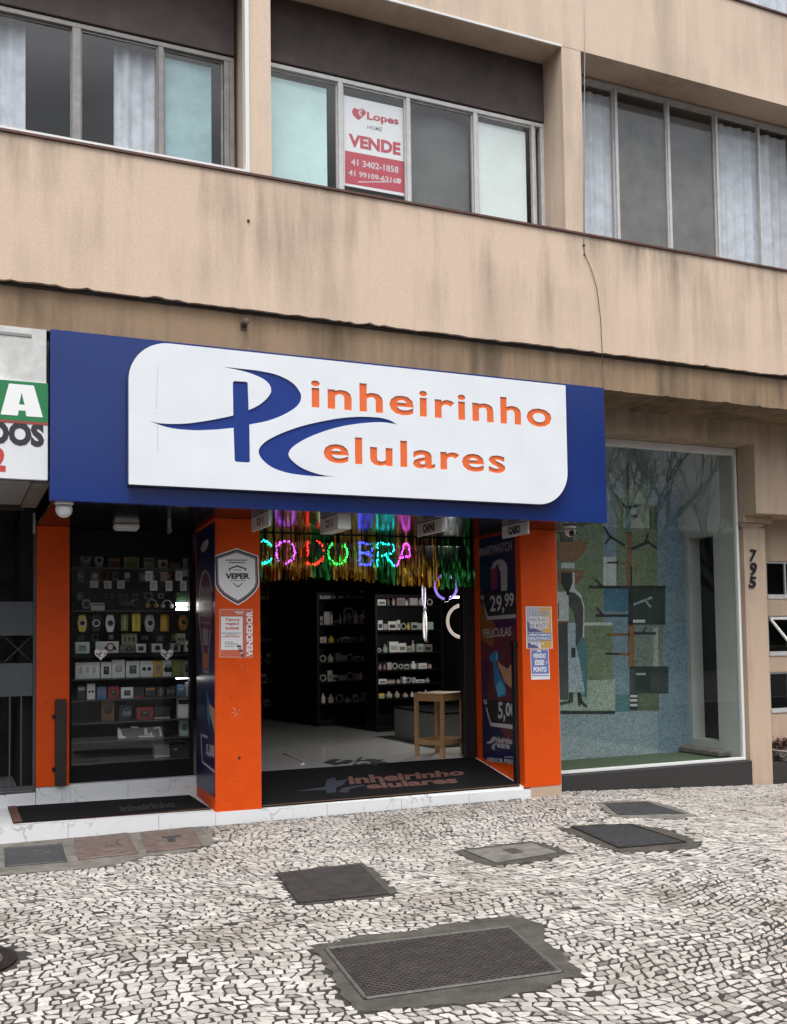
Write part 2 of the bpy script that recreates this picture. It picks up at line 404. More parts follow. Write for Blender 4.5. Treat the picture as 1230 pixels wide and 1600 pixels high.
def inset(P, g):
    """outline with every side moved inwards by g; None when nothing sound is left"""
    n = len(P); E = np.roll(P, -1, 0) - P; L = np.hypot(E[:, 0], E[:, 1])
    if L.min() < .004: return None
    E = E/L[:, None]; N = np.stack([-E[:, 1], E[:, 0]], 1); out = []
    for i in range(n):
        e0, n0, e1, n1 = E[i-1], N[i-1], E[i], N[i]
        cr = e0[0]*e1[1]-e0[1]*e1[0]
        if cr < .12: q = P[i] + (n0+n1)*g*.7
        else:
            d = (n1-n0)*g; t = (d[0]*e1[1]-d[1]*e1[0])/cr; q = P[i] + n0*g + e0*t
            m = q-P[i]; l = np.hypot(*m)
            if l > 3*g: q = P[i] + m*3*g/l
        out.append(q)
    out = np.array(out); x, y = out[:, 0], out[:, 1]
    if .5*np.sum(x*np.roll(y, -1)-np.roll(x, -1)*y) < .0004: return None
    return out
def make_stones():
    rng = np.random.default_rng(5)
    s = .061
    x0, x1, y0, y1 = -2.4, 11.0, -7.4, .45
    quads = []
    rows = int((y1-y0+6)/s)
    nx = int((x1-x0+6)/s)
    # rows with their own divisions; edges lean at random, some stones lose a corner
    for j in range(rows):
        yb = y0-3 + j*s
        x = x0-3 + rng.uniform(0, s)
        lean = rng.normal(0, .010)
        while x < x1+3:
            w = s*rng.uniform(.78, 1.32)
            lean2 = rng.normal(0, .010)
            h0, h1, h2, h3 = rng.normal(0, .0075, 4)
            q = [(x-lean, yb+h0), (x+w-lean2, yb+h1), (x+w+lean2, yb+s+h2), (x+lean, yb+s+h3)]
            quads.append(q); lean = lean2; x += w
    Q = np.array(quads)                                    # n,4,2
    X, Y = Q[..., 0].copy(), Q[..., 1].copy()
    # wandering courses
    Xw = X + .18*np.sin(Y*1.35+.4) + .04*np.sin(X*.9+Y*2.3) + .035*np.sin(Y*4.7+X*1.1)
    Yw = Y + .22*np.sin(X*1.15+.8) + .035*np.sin(X*2.6-Y*1.3+2) + .035*np.sin(X*5.1+Y*.8)
    Q = np.stack([Xw, Yw], -1) + rng.normal(0, .0022, Xw.shape+(2,))
    verts = []; faces = []; tone = []; mi = []
    for q in Q:
        c = q.mean(0)
        if not (x0 < c[0] < x1 and y0 < c[1] < y1): continue
        if stone_blocked(c[0], c[1]): continue
        if rng.random() < .004: continue                  # a missing stone
        pts = [q[i] for i in range(4)]
        if rng.random() < .5:                             # five-sided
            i = rng.integers(4); a, b, d = pts[i], pts[(i+1) % 4], pts[i-1]
            t, u = rng.uniform(.15, .34, 2)
            pts = pts[:i] + [a+(d-a)*t, a+(b-a)*u] + pts[i+1:]
        P = np.array(pts); c = P.mean(0); n = len(P)
        gap = rng.uniform(.0043, .0082)
        o = inset(P, gap); inn = inset(P, gap+.0024) if o is not None else None
        if inn is None: continue
        zt = rng.normal(0, .0014) + gz(c[0], c[1]); tx, ty = rng.normal(0, .022, 2)
        b = len(verts)
        for p in o: verts.append((p[0], p[1], zt-.024))
        for p in o: verts.append((p[0], p[1], zt-.0022+tx*(p[0]-c[0])+ty*(p[1]-c[1])))
        for p in inn: verts.append((p[0], p[1], zt+tx*(p[0]-c[0])+ty*(p[1]-c[1])+rng.normal(0, .0008)))
        tv = float(np.clip(rng.normal(.66, .24), 0, 1))
        for i in range(n):
            k = (i+1) % n
            faces.append((b+i, b+k, b+n+k, b+n+i)); faces.append((b+n+i, b+n+k, b+2*n+k, b+2*n+i)); tone += [tv, tv]
        faces.append(tuple(b+2*n+i for i in range(n))); tone.append(tv)
    me = bpy.data.meshes.new('pavement'); me.from_pydata(verts, [], faces)
    a = me.attributes.new('tone', 'FLOAT', 'FACE'); a.data.foreach_set('value', tone)
    me.materials.append(stone_mat()); me.update()
    o = bpy.data.objects.new('pavement', me); COL.objects.link(o); structure(o)
    return o
def stone_mat():
    m = bpy.data.materials.new('limestone_setts'); m.use_nodes = True; n = m.node_tree; L = n.links.new; N = n.nodes.new
    b = n.nodes['Principled BSDF']; b.inputs['Roughness'].default_value = .62; b.inputs['Specular IOR Level'].default_value = .4
    at = N('ShaderNodeAttribute'); at.attribute_name = 'tone'
    r = N('ShaderNodeValToRGB'); r.color_ramp.elements[0].color = (.10, .092, .083, 1); r.color_ramp.elements[1].color = (.50, .468, .43, 1)
    e = r.color_ramp.elements.new(.45); e.color = (.33, .306, .278, 1)
    L(at.outputs['Fac'], r.inputs[0])
    tc = N('ShaderNodeTexCoord')
    n1 = N('ShaderNodeTexNoise'); n1.inputs['Scale'].default_value = 45; n1.inputs['Detail'].default_value = 5; L(tc.outputs['Object'], n1.inputs['Vector'])
    n2 = N('ShaderNodeTexNoise'); n2.inputs['Scale'].default_value = .75; n2.inputs['Detail'].default_value = 6; n2.inputs['Roughness'].default_value = .6; L(tc.outputs['Object'], n2.inputs['Vector'])
    m1 = N('ShaderNodeMapRange'); m1.inputs[1].default_value = .3; m1.inputs[2].default_value = .75; m1.inputs[3].default_value = .72; m1.inputs[4].default_value = 1.12; L(n1.outputs[0], m1.inputs[0])
    m2 = N('ShaderNodeMapRange'); m2.inputs[1].default_value = .50; m2.inputs[2].default_value = .70; m2.inputs[3].default_value = 0; m2.inputs[4].default_value = .62; L(n2.outputs[0], m2.inputs[0])
    x1 = N('ShaderNodeMix'); x1.data_type = 'RGBA'; x1.blend_type = 'MULTIPLY'; x1.inputs[0].default_value = 1; L(r.outputs[0], x1.inputs[6]); L(m1.outputs[0], x1.inputs[7])
    x2 = N('ShaderNodeMix'); x2.data_type = 'RGBA'; x2.inputs[7].default_value = (.17, .142, .11, 1); L(m2.outputs[0], x2.inputs[0]); L(x1.outputs[2], x2.inputs[6])
    L(x2.outputs[2], b.inputs['Base Color'])
    bp = N('ShaderNodeBump'); bp.inputs['Strength'].default_value = .4; bp.inputs['Distance'].default_value = .004; L(n1.outputs[0], bp.inputs['Height']); L(bp.outputs[0], b.inputs['Normal'])
    return m
make_stones()
GROUT = mat('dark_sand_joint', (.024, .021, .018), .9, var=.5, vscale=25, bump=.6, bscale=120)
# bed of the paving, then road and far pavement: one sheet to the horizon with real kerbs
b = MB()
xs = [-60, -3, 6, 7, 8, 9, 10, 12, 60]
for i in range(len(xs)-1):
    b.face([(xs[i], -10.6, gz(xs[i], 0)-.0042), (xs[i+1], -10.6, gz(xs[i+1], 0)-.0042), (xs[i+1], .6, gz(xs[i+1], 0)-.0042), (xs[i], .6, gz(xs[i], 0)-.0042)])
structure(b.build('pavement_bed', GROUT))
structure(box1('kerb', -60, 60, -10.75, -10.6, -2.7, -.01, m=mat('kerb_stone', (.3,.29,.28), .8, var=.3)))
ASPH = mat('asphalt', (.05,.05,.052), .85, var=.3, vscale=30, bump=.3, bscale=200)
b = MB(); b.face([(-150,-150,-2.75),(150,-150,-2.75),(150,-10.75,-2.75),(-150,-10.75,-2.75)])
for v in range(len(b.v)): b.v[v] = (b.v[v][0], b.v[v][1], -.16 if False else -.15)
structure(b.build('road', ASPH))
b = MB(); b.face([(-150,.6,-3.0),(150,.6,-3.0),(150,150,-3.0),(-150,150,-3.0)]); structure(b.build('ground', ASPH))

# ------------------------------------------------------------------ covers let into the pavement
CONC = mat('patched_concrete', (.15,.14,.122), .9, var=.55, vscale=7, bump=.6, bscale=70)
CONC_D = mat('dark_concrete', (.062,.056,.045), .9, var=.6, vscale=6, bump=.8, bscale=55)
GAP = mat('black_gap', (.008,.007,.006), .9)
IRON = mat('cast_iron', (.020,.015,.0125), .75, metal=0, spec=.15, var=.5, vscale=18, bump=.3, bscale=90)
IRON_E = mat('worn_iron_edge', (.10,.092,.085), .65, metal=.2, var=.4, vscale=30)
TREAD = mat('worn_tread', (.058,.050,.047), .6, metal=.2, var=.5, vscale=9)
IRON_B = mat('rusty_brown_iron', (.145,.105,.088), .7, metal=.2, var=.45, vscale=12, bump=.4, bscale=80)
IRON_G = mat('grey_cast_iron', (.06,.062,.066), .6, metal=.3, var=.4, vscale=14, bump=.4, bscale=70)
def patch(nm, m, jag=.02, seed=1, z=.002):
    """concrete poured round a cover, with a ragged edge"""
    rg = random.Random(seed); P = PATCH[nm]; pts = []
    for i, p in enumerate(P):
        q = P[(i+1) % len(P)]
        L = math.dist(p, q); k = max(1, int(L/.05))
        for t in range(k):
            x = p[0]+(q[0]-p[0])*t/k + rg.uniform(-jag, jag); y = p[1]+(q[1]-p[1])*t/k + rg.uniform(-jag, jag)
            pts.append((x, y, gz(x, y)+z))
    mb = MB(); mb.prism(pts, (0, 0, -.03), m); return mb
def plate(corners, m, rim=None, kind='diamond', z=.006, pitch=.045, seed=0):
    """flat iron lid: raised tread bars over a sunken ground, with a rim"""
    c = [Vector((x, y, gz(x, y)+z)) for x, y in corners]          # TL TR BR BL
    mb = MB(); mb.prism(c, (0, 0, -.03), m)
    ce = sum(c, Vector())/4; mb.face([ce+(p-ce)*(1+.018/(p-ce).length)-Vector((0,0,.0028)) for p in c], GAP)
    fm = lambda u, v: (c[3]*(1-u)+c[2]*u)*(1-v) + (c[0]*(1-u)+c[1]*u)*v
    lu = (c[1]-c[0]).length; lv = (c[0]-c[3]).length
    def bar(u0, v0, u1, v1, w, h, mm):
        a, d = fm(u0, v0), fm(u1, v1); t = (d-a).normalized(); s = Vector((-t.y, t.x, 0))*w/2; up = Vector((0,0,h))
        mb.idx([a-s, a+s, d+s, d-s, a-s*.5+up, a+s*.5+up, d+s*.5+up, d-s*.5+up], [(4,5,6,7),(0,1,5,4),(1,2,6,5),(2,3,7,6),(3,0,4,7)], mm)
    if rim:
        e = .012
        for a in ((0,0,1,0),(1,0,1,1),(1,1,0,1),(0,1,0,0)): bar(*a, .022, .006, rim)
    if kind == 'diamond':
        k = int((lu+lv)/pitch)
        for i in range(1, k):
            s = i*pitch
            u0, v0 = (s/lu, 0) if s < lu else (1, (s-lu)/lv)
            u1, v1 = (0, s/lv) if s < lv else ((s-lv)/lu, 1)
            bar(u0, v0, u1, v1, .006, .0035, TREAD)
            s2 = s
            u0, v0 = (1-s/lu, 0) if s < lu else (0, (s-lu)/lv)
            u1, v1 = (1, s/lv) if s < lv else (1-(s-lv)/lu, 1)
            bar(u0, v0, u1, v1, .006, .0035, TREAD)
    elif kind == 'slots':
        k = int(lu/pitch)
        for i in range(1, k): bar(i/k, .04, i/k, .96, pitch*.45, .006, m)
    return mb, fm, bar
def cover(name, label, cat, corners, m, kind, rim=None, pm=None, pn=None, seed=1, pitch=.045, group=None, extra=None):
    cx = sum(c[0] for c in corners)/4; cy = sum(c[1] for c in corners)/4
    t = thing(name, label, cat, (cx, cy, 0), group)
    mb, fm, bar = plate(corners, m, rim, kind, pitch=pitch)
    if extra: extra(mb, fm, bar)
    mb.build('lid', m, t)
    if pn: patch(pn, pm or CONC, seed=seed).build('surround', None, t)
    return t
cover('access_cover', 'large rusty diamond tread iron cover ringed by wide ragged concrete nearest the camera', 'manhole cover', gp((510,1484),(795,1450),(876,1520),(572,1562)), IRON, 'diamond', IRON_E, CONC_D, 'C', 3, .045)
cover('access_cover', 'dark iron cover in the middle of the paving in front of the shop doorway', 'manhole cover', gp((432,1365),(562,1352),(607,1398),(467,1412)), IRON, 'diamond', None, CONC_D, 'B', 4, .035)
cover('drain_grate', 'dark slotted iron grate in a concrete frame before the mural window', 'grate', gp((893,1293),(985,1289),(1072,1317),(968,1326)), IRON_G, 'slots', IRON, CONC_D, 'E', 5, .03)
cover('drain_grate', 'small worn slotted grate close to the dark granite base of the mural window', 'grate', gp((945,1255),(1010,1249),(1070,1268),(968,1274)), IRON_G, 'slots', None, CONC, 'F', 6, .035)
def x_conc(mb, fm, bar):
    for q in ((.42,.35,.62,.75),): 
        mb.idx([fm(q[0],q[1])+Vector((0,0,.001)), fm(q[2],q[1])+Vector((0,0,.001)), fm(q[2],q[3])+Vector((0,0,.001)), fm(q[0],q[3])+Vector((0,0,.001))], [(0,1,2,3)], CONC_D)
cover('access_cover', 'plain grey concrete cover slab flush with the white paving before the right pillar', 'manhole cover', gp((728,1330),(832,1318),(872,1333),(775,1349)), CONC, 'none', None, CONC_D, 'D', 7, extra=x_conc)
def x_letters(mb, fm, bar):
    rg = random.Random(2)
    for i in range(16):
        u, v = rg.uniform(.3, .8), rg.uniform(.3, .7); bar(u, v, u+rg.uniform(-.08,.08), v+rg.uniform(-.08,.08), .02, .004, IRON_E)
t = thing('meter_box_surround', 'grey concrete strip against the marble step holding three small covers', 'concrete strip', (1.1, -.5, 0))
patch('strip', CONC, .012, 9).build('concrete_strip', CONC, t)
cover('meter_box_cover', 'dark grey iron box cover at the left end of the concrete strip', 'meter cover', gp((8,1327),(95,1320),(102,1347),(10,1355)), IRON_G, 'none', IRON_G, group='small covers in the concrete strip', extra=x_letters)
cover('meter_box_cover', 'brown rusty box cover with a raised square in the middle of the concrete strip', 'meter cover', gp((117,1312),(198,1303),(214,1334),(124,1344)), IRON_B, 'none', IRON_B, group='small covers in the concrete strip', extra=lambda mb, fm, bar: (bar(.35,.3,.7,.3,.03,.005,IRON_B), bar(.35,.7,.7,.7,.03,.005,IRON_B), bar(.35,.3,.35,.7,.03,.005,IRON_B), bar(.7,.3,.7,.7,.03,.005,IRON_B), x_letters(mb, fm, bar)))
cover('meter_box_cover', 'brown box cover with a dark keyhole slot at the right end of the concrete strip', 'meter cover', gp((220,1302),(300,1294),(316,1323),(232,1332)), IRON_B, 'none', IRON_B, group='small covers in the concrete strip', extra=lambda mb, fm, bar: (bar(.35,.62,.72,.62,.07,.003,BLACK), bar(.5,.35,.5,.62,.07,.003,BLACK)))
t = thing('round_manhole', 'round dark iron manhole cover cut by the left edge of the picture', 'manhole cover', (*ROUND[0], 0))
b = MB(); b.lathe((*ROUND[0], -.02), [(.30, 0), (.30, .028), (.27, .030), (.265, .024), (.02, .024)], IRON, 40, sm=False); b.build('frame_ring', IRON, t)
b = MB()
for k in range(6): b.torus((*ROUND[0], .006), (0,0,1), .03+.038*k, .006, IRON_E if k % 2 else IRON, 32, 6)
b.build('lid', IRON, t)

# ================================================================== APARTMENT BUILDING
bd = thing('apartment_building', 'beige rendered apartment building with a stained band wall over the shops', 'building', (4.5, 0, 0))
XL, XR = -4.0, 14.0
def edge_wall(z0, z1, yf, yb, m, jag, seed):
    """slab with a chipped, wavering lower edge"""
    rg = random.Random(seed); mb = MB(); xs = np.arange(XL, XR+.01, .05); zs = []; z = 0
    for i, x in enumerate(xs):
        z = .75*z + rg.uniform(-jag, jag); zs.append(z0 + z + (rg.uniform(.004, .016) if rg.random() < .08 else 0))
    V = []
    for x, zz in zip(xs, zs): V += [(x, yf, zz), (x, yf, z1), (x, yb, zz), (x, yb, z1)]
    F = []
    for i in range(len(xs)-1):
        a, c = i*4, (i+1)*4; F += [(a, c, c+1, a+1), (a+1, c+1, c+3, a+3), (a+2, a, a+1, a+3)[:0] or (a+2, c+2, c, a)]
    mb.idx(V, F, m); return mb
U = -.78
edge_wall(4.665, 5.885, U, -.42, BEIGE, .006, 3).build('spandrel_wall', BEIGE, bd)
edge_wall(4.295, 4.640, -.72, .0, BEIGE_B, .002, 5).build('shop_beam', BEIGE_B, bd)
box1('beam_joint', XL, XR, -.74, -.45, 4.640, 4.662, m=mat('black_joint', (.03,.026,.022), .9), parent=bd)
# red-brown sill flashing
SILL = mat('red_brown_sill', (.10,.038,.028), .6, var=.4, vscale=6)
box1('sill_flashing', XL, XR, U-.018, -.46, 5.887, 5.908, m=SILL, parent=bd)
C1 = (2.402, 2.606); C2 = (5.757, 5.996)
PALE = plaster('clean_beige_render', srgb(208,188,168), srgb(136,120,106), .4)
for c in (C1, C2, (9.35, 9.6), (-1.1, -.9)):
    box1('column', c[0], c[1], U+.002, -.20, 5.908, 7.872, m=PALE, parent=bd)
b = MB(); b.box(XL, XR, U, -.50, 7.872, 8.96); b.box(XL, XR, -.50, .2, 7.872, 8.02); b.build('upper_wall', PALE, bd)
box1('sill_flashing', XL, XR, U-.018, -.46, 8.962, 8.983, m=SILL, parent=bd)
# white metal trims
TRIM = mat('white_trim', (.72,.71,.69), .4)
b = MB(); b.box(2.362, 2.398, U-.012, -.70, 5.93, 7.87); b.box(XL, 2.398, U-.012, -.70, 5.909, 5.93); b.build('window_trim', TRIM, bd)
b = MB(); b.box(2.606, 5.757, U-.008, U+.012, 7.858, 7.880); b.build('drip_edge', TRIM, bd)
# dark rooms behind the windows
b = MB(); b.box(XL, XR, .6, .7, 5.3, 9.9); b.box(XL, XR, -.4, .6, 5.3, 5.32); b.box(XL, XR, -.2, .6, 9.88, 9.9)
b.build('dark_room_wall', mat('dim_room', (.05,.05,.05), .9), bd)

b = MB(); b.box(XL, XR, 9.3, 9.5, -.5, 10.1); b.box(XL, XR, -.3, 9.3, 9.92, 10.1); b.box(XL, XL+.1, -.40, 9.3, -.5, 9.9); b.box(XR-.1, XR, .7, 9.3, -.5, 9.9); b.box(XL, XR, .72, 9.3, 4.8, 5.0)
b.build('rear_wall', BEIGE_B, bd)
YG = -.38
FRAME = mat('window_frame_metal', (.25,.242,.23), .45, metal=.25, var=.25, vscale=10)
FRAME_L = mat('pale_window_frame', (.56,.56,.55), .4, metal=.1, var=.15, vscale=10)
SHUT = mat('brown_shutter_box', (.078,.058,.052), .75, var=.35, vscale=4, bump=.3, bscale=130)
LACE = mat('pale_curtain', (.62,.65,.72), .9, var=.25, vscale=6)
NET = mat('grey_insect_net', (.17,.165,.16), .9, var=.3, vscale=5, bump=.4, bscale=220)
TEAL = mat('pale_teal_film', (.62,.86,.86), .35, var=.12, vscale=3, emit=None)
TEAL_D = mat('dusty_teal_film', (.30,.46,.50), .4, var=.3, vscale=3)
WHT = mat('milky_window_film', (.82,.90,.88), .35, var=.10, vscale=2)
GREYC = mat('grey_curtain', (.15,.15,.15), .9, var=.2, vscale=4)
def curtain(x0, x1, z0, z1, y, m, folds=10, amp=.02):
    mb = MB(); n = max(8, int((x1-x0)*60)); V = []; F = []
    rg = random.Random(int(x0*100)); ph = rg.uniform(0, 6)
    for i in range(n+1):
        x = x0 + (x1-x0)*i/n; t = (x-x0)
        yy = y + amp*(math.sin(t*folds*2*math.pi+ph) + .5*math.sin(t*folds*3.7+1))
        V += [(x, yy, z0), (x+.006*math.sin(i), yy, z1)]
    for i in range(n): F.append((2*i, 2*i+2, 2*i+3, 2*i+1))
    mb.idx(V, F, m, True); return mb
def window(x0, x1, z0, z1, mull, panes, shutter=None, fr=FRAME, label=None):
    """panes: list of (x0, x1, backing kind)"""
    mb = MB(); w = .045
    mb.box(x0, x1, YG-.03, YG+.03, z1-w, z1, bev=.004); mb.box(x0, x1, YG-.03, YG+.03, z0, z0+w, bev=.004)
    mb.box(x0, x0+w, YG-.03, YG+.03, z0+w, z1-w, bev=.004); mb.box(x1-w, x1, YG-.03, YG+.03, z0+w, z1-w, bev=.004)
    for x, ww in mull: mb.box(x-ww/2, x+ww/2, YG-.032, YG+.02, z0+w, z1-w, bev=.004)
    f = mb.build('window', fr, bd, label)
    for i, (a, c, kind) in enumerate(panes):
        yy = YG + (.0 if i % 2 else .012)
        p = MB(); p.face([(a, yy, z0+w), (c, yy, z0+w), (c, yy, z1-w), (a, yy, z1-w)]); p.build('pane', GLASS if kind != 'dark' else GLASS_DARK, f)
        # inner sash
        q = MB(); s = .018
        for r in ((a, c, z0+w, z0+w+s), (a, c, z1-w-s, z1-w), (a, a+s, z0+w+s, z1-w-s), (c-s, c, z0+w+s, z1-w-s)): q.box(r[0], r[1], yy-.012, yy+.014, r[2], r[3])
        q.build('sash', fr, f)
        k = MB()
        if kind in ('teal', 'dteal', 'white'):
            m = {'teal': TEAL, 'dteal': TEAL_D, 'white': WHT}[kind]
            k.box(a+.01, c-.10, yy+.03, yy+.04, z0, z1-.10, m); k.build('film_panel', m, f)
        elif kind == 'net':
            k.face([(a, yy+.02, z0), (c, yy+.02, z0), (c, yy+.02, z1-.16), (a, yy+.02, z1-.16)], NET); k.build('insect_net', NET, f)
        elif kind == 'grey':
            curtain(a, c, z0, z1-.12, yy+.08, GREYC, 2.2, .012).build('curtain', GREYC, f)
        elif kind == 'lace':
            curtain(a, c, z0, z1-.10, yy+.06, LACE, 7, .014).build('curtain', LACE, f)
        elif kind == 'half':
            curtain(a+.45*(c-a), c, z0, z1-.05, yy+.12, LACE, 8, .018).build('curtain', LACE, f)
        elif kind == 'side':
            curtain(a-.3, a+.66*(c-a), z0, z1-.05, yy+.12, LACE, 8, .018).build('curtain', LACE, f)
    if shutter:
        s = MB(); s.box(x0, x1, YG-.045, YG+.05, shutter[0], shutter[1], SHUT, bev=.006); s.build('roller_shutter_box', SHUT, bd)
    return f
xw = lambda px, py: W(px, py, YG).x
m1, m2, m3 = xw(531,200), xw(637,220), xw(742,240)
wz0, wz1 = 5.915, 7.215
window(2.606, 5.757, wz0, wz1, [(m1,.05),(m2,.045),(m3,.05),(5.62,.03)], [(2.65,m1-.02,'teal'),(m1+.02,m2-.02,'clear'),(m2+.02,m3-.02,'grey'),(m3+.02,5.66,'white')], (7.225, 7.865), FRAME_L)
n1, n2, n3 = xw(962,240), xw(1044,260), xw(1120,290)
window(5.996, 9.35, wz0, 7.86, [(n1,.035),(n2,.035),(n3,.035),(xw(1186,300),.03)], [(6.04,n1-.015,'lace'),(n1+.015,n2-.015,'net'),(n2+.015,n3-.015,'net'),(n3+.015,9.3,'lace')], None, FRAME_L)
l1, l2 = xw(119,130), xw(251,150)
window(-.9, 2.362, wz0, 7.17, [(l1,.075),(l2,.05),(.1-.35,.05),(2.29,.05)], [(-.2,l1-.03,'side'),(l1+.03,l2-.02,'half'),(l2+.02,2.26,'dteal')], (7.18, 7.865), FRAME)
window(8.0, 11.0, 8.99, 10.0, [(9.5,.05)], [(8.05,9.47,'lace'),(9.53,10.9,'lace')], None, FRAME_L)
window(9.6, 13.0, wz0, 7.86, [(11.2,.05)], [(9.65,11.17,'net'),(11.23,12.9,'lace')], None, FRAME_L)

# ---- ground floor, right of the shop
def W3(px, py): return W(px, py, .3)
b = MB()
b.box(6.10, XR, .002, .30, 4.035, 4.40); b.box(8.945, XR, 0, .30, 3.185, 4.035)
b.build('lintel_wall', BEIGE_R, bd)
b = MB(); b.box(8.985, 9.335, .27, .62, -.35, 3.04); b.build('number_pillar', BEIGE_R, bd)
b = MB(); b.box(8.945, 9.30, .24, .62, 3.06, 3.10, bev=.008); b.box(8.96, 9.25, .26, .6, 3.04, 3.06); b.box(8.93,9.4,.2,.62,3.10,3.184); b.build('pillar_cap', BEIGE_R, bd)
# entrance wall with three little windows
YE = .52
def E_(px, py): return W(px, py, YE)
wins = [(877,932),(962,1021),(1050,1110)]
zz = [(E_(1212,b_).z, E_(1212,a_).z) for a_, b_ in wins]
ex0 = E_(1198,900).x; ex1 = ex0 + .75
b = MB()
b.box(9.335, ex0, YE, YE+.15, -.4, 3.30); b.box(ex1, XR, YE, YE+.15, -.4, 3.30)
prev = 3.30
for z0, z1 in zz: b.box(ex0, ex1, YE, YE+.15, z1, prev); prev = z0
b.box(ex0, ex1, YE, YE+.15, -.4, prev)
b.build('entrance_wall', BEIGE_R, bd)
box1('entrance_soffit', 8.945, XR, .305, YE+.15, 3.19, 3.30, m=BEIGE_R, parent=bd)
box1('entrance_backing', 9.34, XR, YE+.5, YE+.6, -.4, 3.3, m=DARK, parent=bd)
for i, (z0, z1) in enumerate(zz):
    mb = MB(); w = .025
    mb.box(ex0, ex1, YE-.012, YE+.03, z0-.03, z0+w); mb.box(ex0, ex1, YE+.02, YE+.05, z1-w, z1)
    mb.box(ex0, ex0+w, YE+.02, YE+.05, z0+w, z1-w); mb.box(ex1-w, ex1, YE+.02, YE+.05, z0+w, z1-w)
    if i != 1:
        mb.box(ex0+.33, ex0+.35, YE+.02, YE+.05, z0+w, z1-w)
    f = mb.build('entrance_window', FRAME_L, bd)
    p = MB(); p.face([(ex0+w, YE+.035, z0+w), (ex1-w, YE+.035, z0+w), (ex1-w, YE+.035, z1-w), (ex0+w, YE+.035, z1-w)]); p.build('pane', GLASS_DARK, f)
    if i == 1:     # tilted open sash: its side stays run diagonally outwards
        q = MB(); hz = z1-.05; oy = YE-.34; bz = z0+.10
        for xx in (ex0+.02, ex1-.04): q.box(xx, xx+.03, YE-.03, YE+.0, hz-.02, hz+.0)
        for xx in (ex0+.02, ex1-.04):
            q.prism([(xx, YE+.0, hz), (xx, YE-.03, hz-.0), (xx, oy-.03, bz), (xx, oy, bz)], (.03, 0, 0))
        q.box(ex0+.02, ex1-.01, oy-.035, oy+.0, bz-.03, bz+.0); q.box(ex0+.02, ex1-.01, YE-.03, YE-.001, hz-.001, hz+.03)
        q.build('open_sash', TRIM, f)
# dark plinth under entrance and display window
b = MB(); b.box(6.10, 8.975, .23, .60, -.35, .165, bev=.006); b.box(9.34, XR, .30, YE-.003, -.4, .10, bev=.006); b.build('granite_plinth', GRANITE, bd)

# ---- display window with the alcove behind it
YD = .30
fx0, fx1 = 6.10, 8.925
zb, zt = .170, 4.030
b = MB()
b.box(fx0, fx1, YD-.02, YD+.04, zb, zb+.035, bev=.004); b.box(fx0, fx1, YD-.01, YD+.04, zt-.09, zt, bev=.004); b.box(fx1-.035, fx1, YD-.015, YD+.04, zb+.035, zt-.09, bev=.004)
dw = b.build('display_window', mat('white_aluminium', (.70,.70,.69), .35), bd)
b = MB(); b.face([(fx0, YD+.01, zb+.03), (fx1-.03, YD+.01, zb+.03), (fx1-.03, YD+.01, zt-.08), (fx0, YD+.01, zt-.08)]); b.build('pane', glass('shop_glass', (.93,.97,.95), 1.0, 1.68), dw)
YM = 1.28
AW = mat('alcove_white', (.46,.47,.44), .7, var=.12, vscale=2)
pxr = W(1060, 900, YM).x
b = MB(); b.box(6.062, 6.10, .62, YM+.1, -.1, 4.3); b.box(6.062, 6.10, .06, .62, -.1, 4.29); b.build('alcove_side_wall', AW, bd)
# right wall of the alcove with the tall dark slot
sl0 = Plane((8.90, 0, 0), (-1, 0, 0))
ys1 = sl0.at(1076, 900).y; ys0 = sl0.at(1116, 900).y; zs1 = sl0.at(1100, 838).z; zs0 = sl0.at(1095, 1155).z
b = MB(); rx0, rx1 = 8.90, 9.10
b.box(rx0, rx1, YD+.045, ys0, -.1, 4.3); b.box(rx0, rx1, ys1, YM+.1, -.1, 4.3); b.box(rx0, rx1, ys0, ys1, zs1, 4.3); b.box(rx0, rx1, ys0, ys1, -.1, zs0)
b.build('alcove_side_wall', AW, bd)
box1('slot_backing', rx1+.12, rx1+.15, ys0-.3, ys1+.3, -.1, 4.3, m=DARK, parent=bd)
box1('alcove_back_wall', 6.06, 9.1, YM+.02, YM+.1, -.1, 4.3, m=AW, parent=bd)
box1('alcove_ceiling', 6.06, 9.1, .302, YM+.1, 4.30, 4.36, m=AW, parent=bd)
TURF = mat('green_turf', (.035,.085,.025), .95, var=.5, vscale=60, bump=1.0, bscale=200)
box1('turf_floor', 6.10, 8.90, YD+.045, YM+.02, -.05, .185, m=TURF, parent=bd)
STONE = mat('rough_stone', (.16,.145,.12), .9, var=.5, vscale=8, bump=.8, bscale=25)
b = MB(); 
b.box(8.70, 8.898, .50, YM-.02, .187, min(zs0-.012, .27), bev=.02); b.build('stone_ledge', STONE, bd)

# mosaic mural (its own thing, fixed to the back of the alcove)
PM = FY(YM)
mm = {'green': mosaic('mosaic_green', (.150,.195,.115)), 'pgreen': mosaic('mosaic_pale_green', (.28,.35,.28)), 'blue': mosaic('mosaic_blue', (.165,.235,.290)), 'sblue': mosaic('mosaic_strong_blue', (.045,.135,.21)),
      'dgreen': mosaic('mosaic_dark_green', (.022,.040,.032)), 'ogreen': mosaic('mosaic_olive', (.09,.12,.06)), 'grey': mosaic('mosaic_grey', (.16,.19,.175)), 'white': mosaic('mosaic_white', (.50,.52,.51), .2), 'teal': mosaic('mosaic_teal', (.07,.17,.18)),
      'brown': mosaic('mosaic_brown', (.20,.105,.045)), 'black': mosaic('mosaic_black', (.018,.020,.022), .5), 'lblue': mosaic('mosaic_light_blue', (.32,.39,.43)), 'gblue': mosaic('mosaic_grey_blue', (.23,.295,.32)), 'dk': mosaic('mosaic_charcoal', (.05,.055,.055))}
mu = MB()
def c8(x, y): return (850+x*.4126, 600+y*.4125)
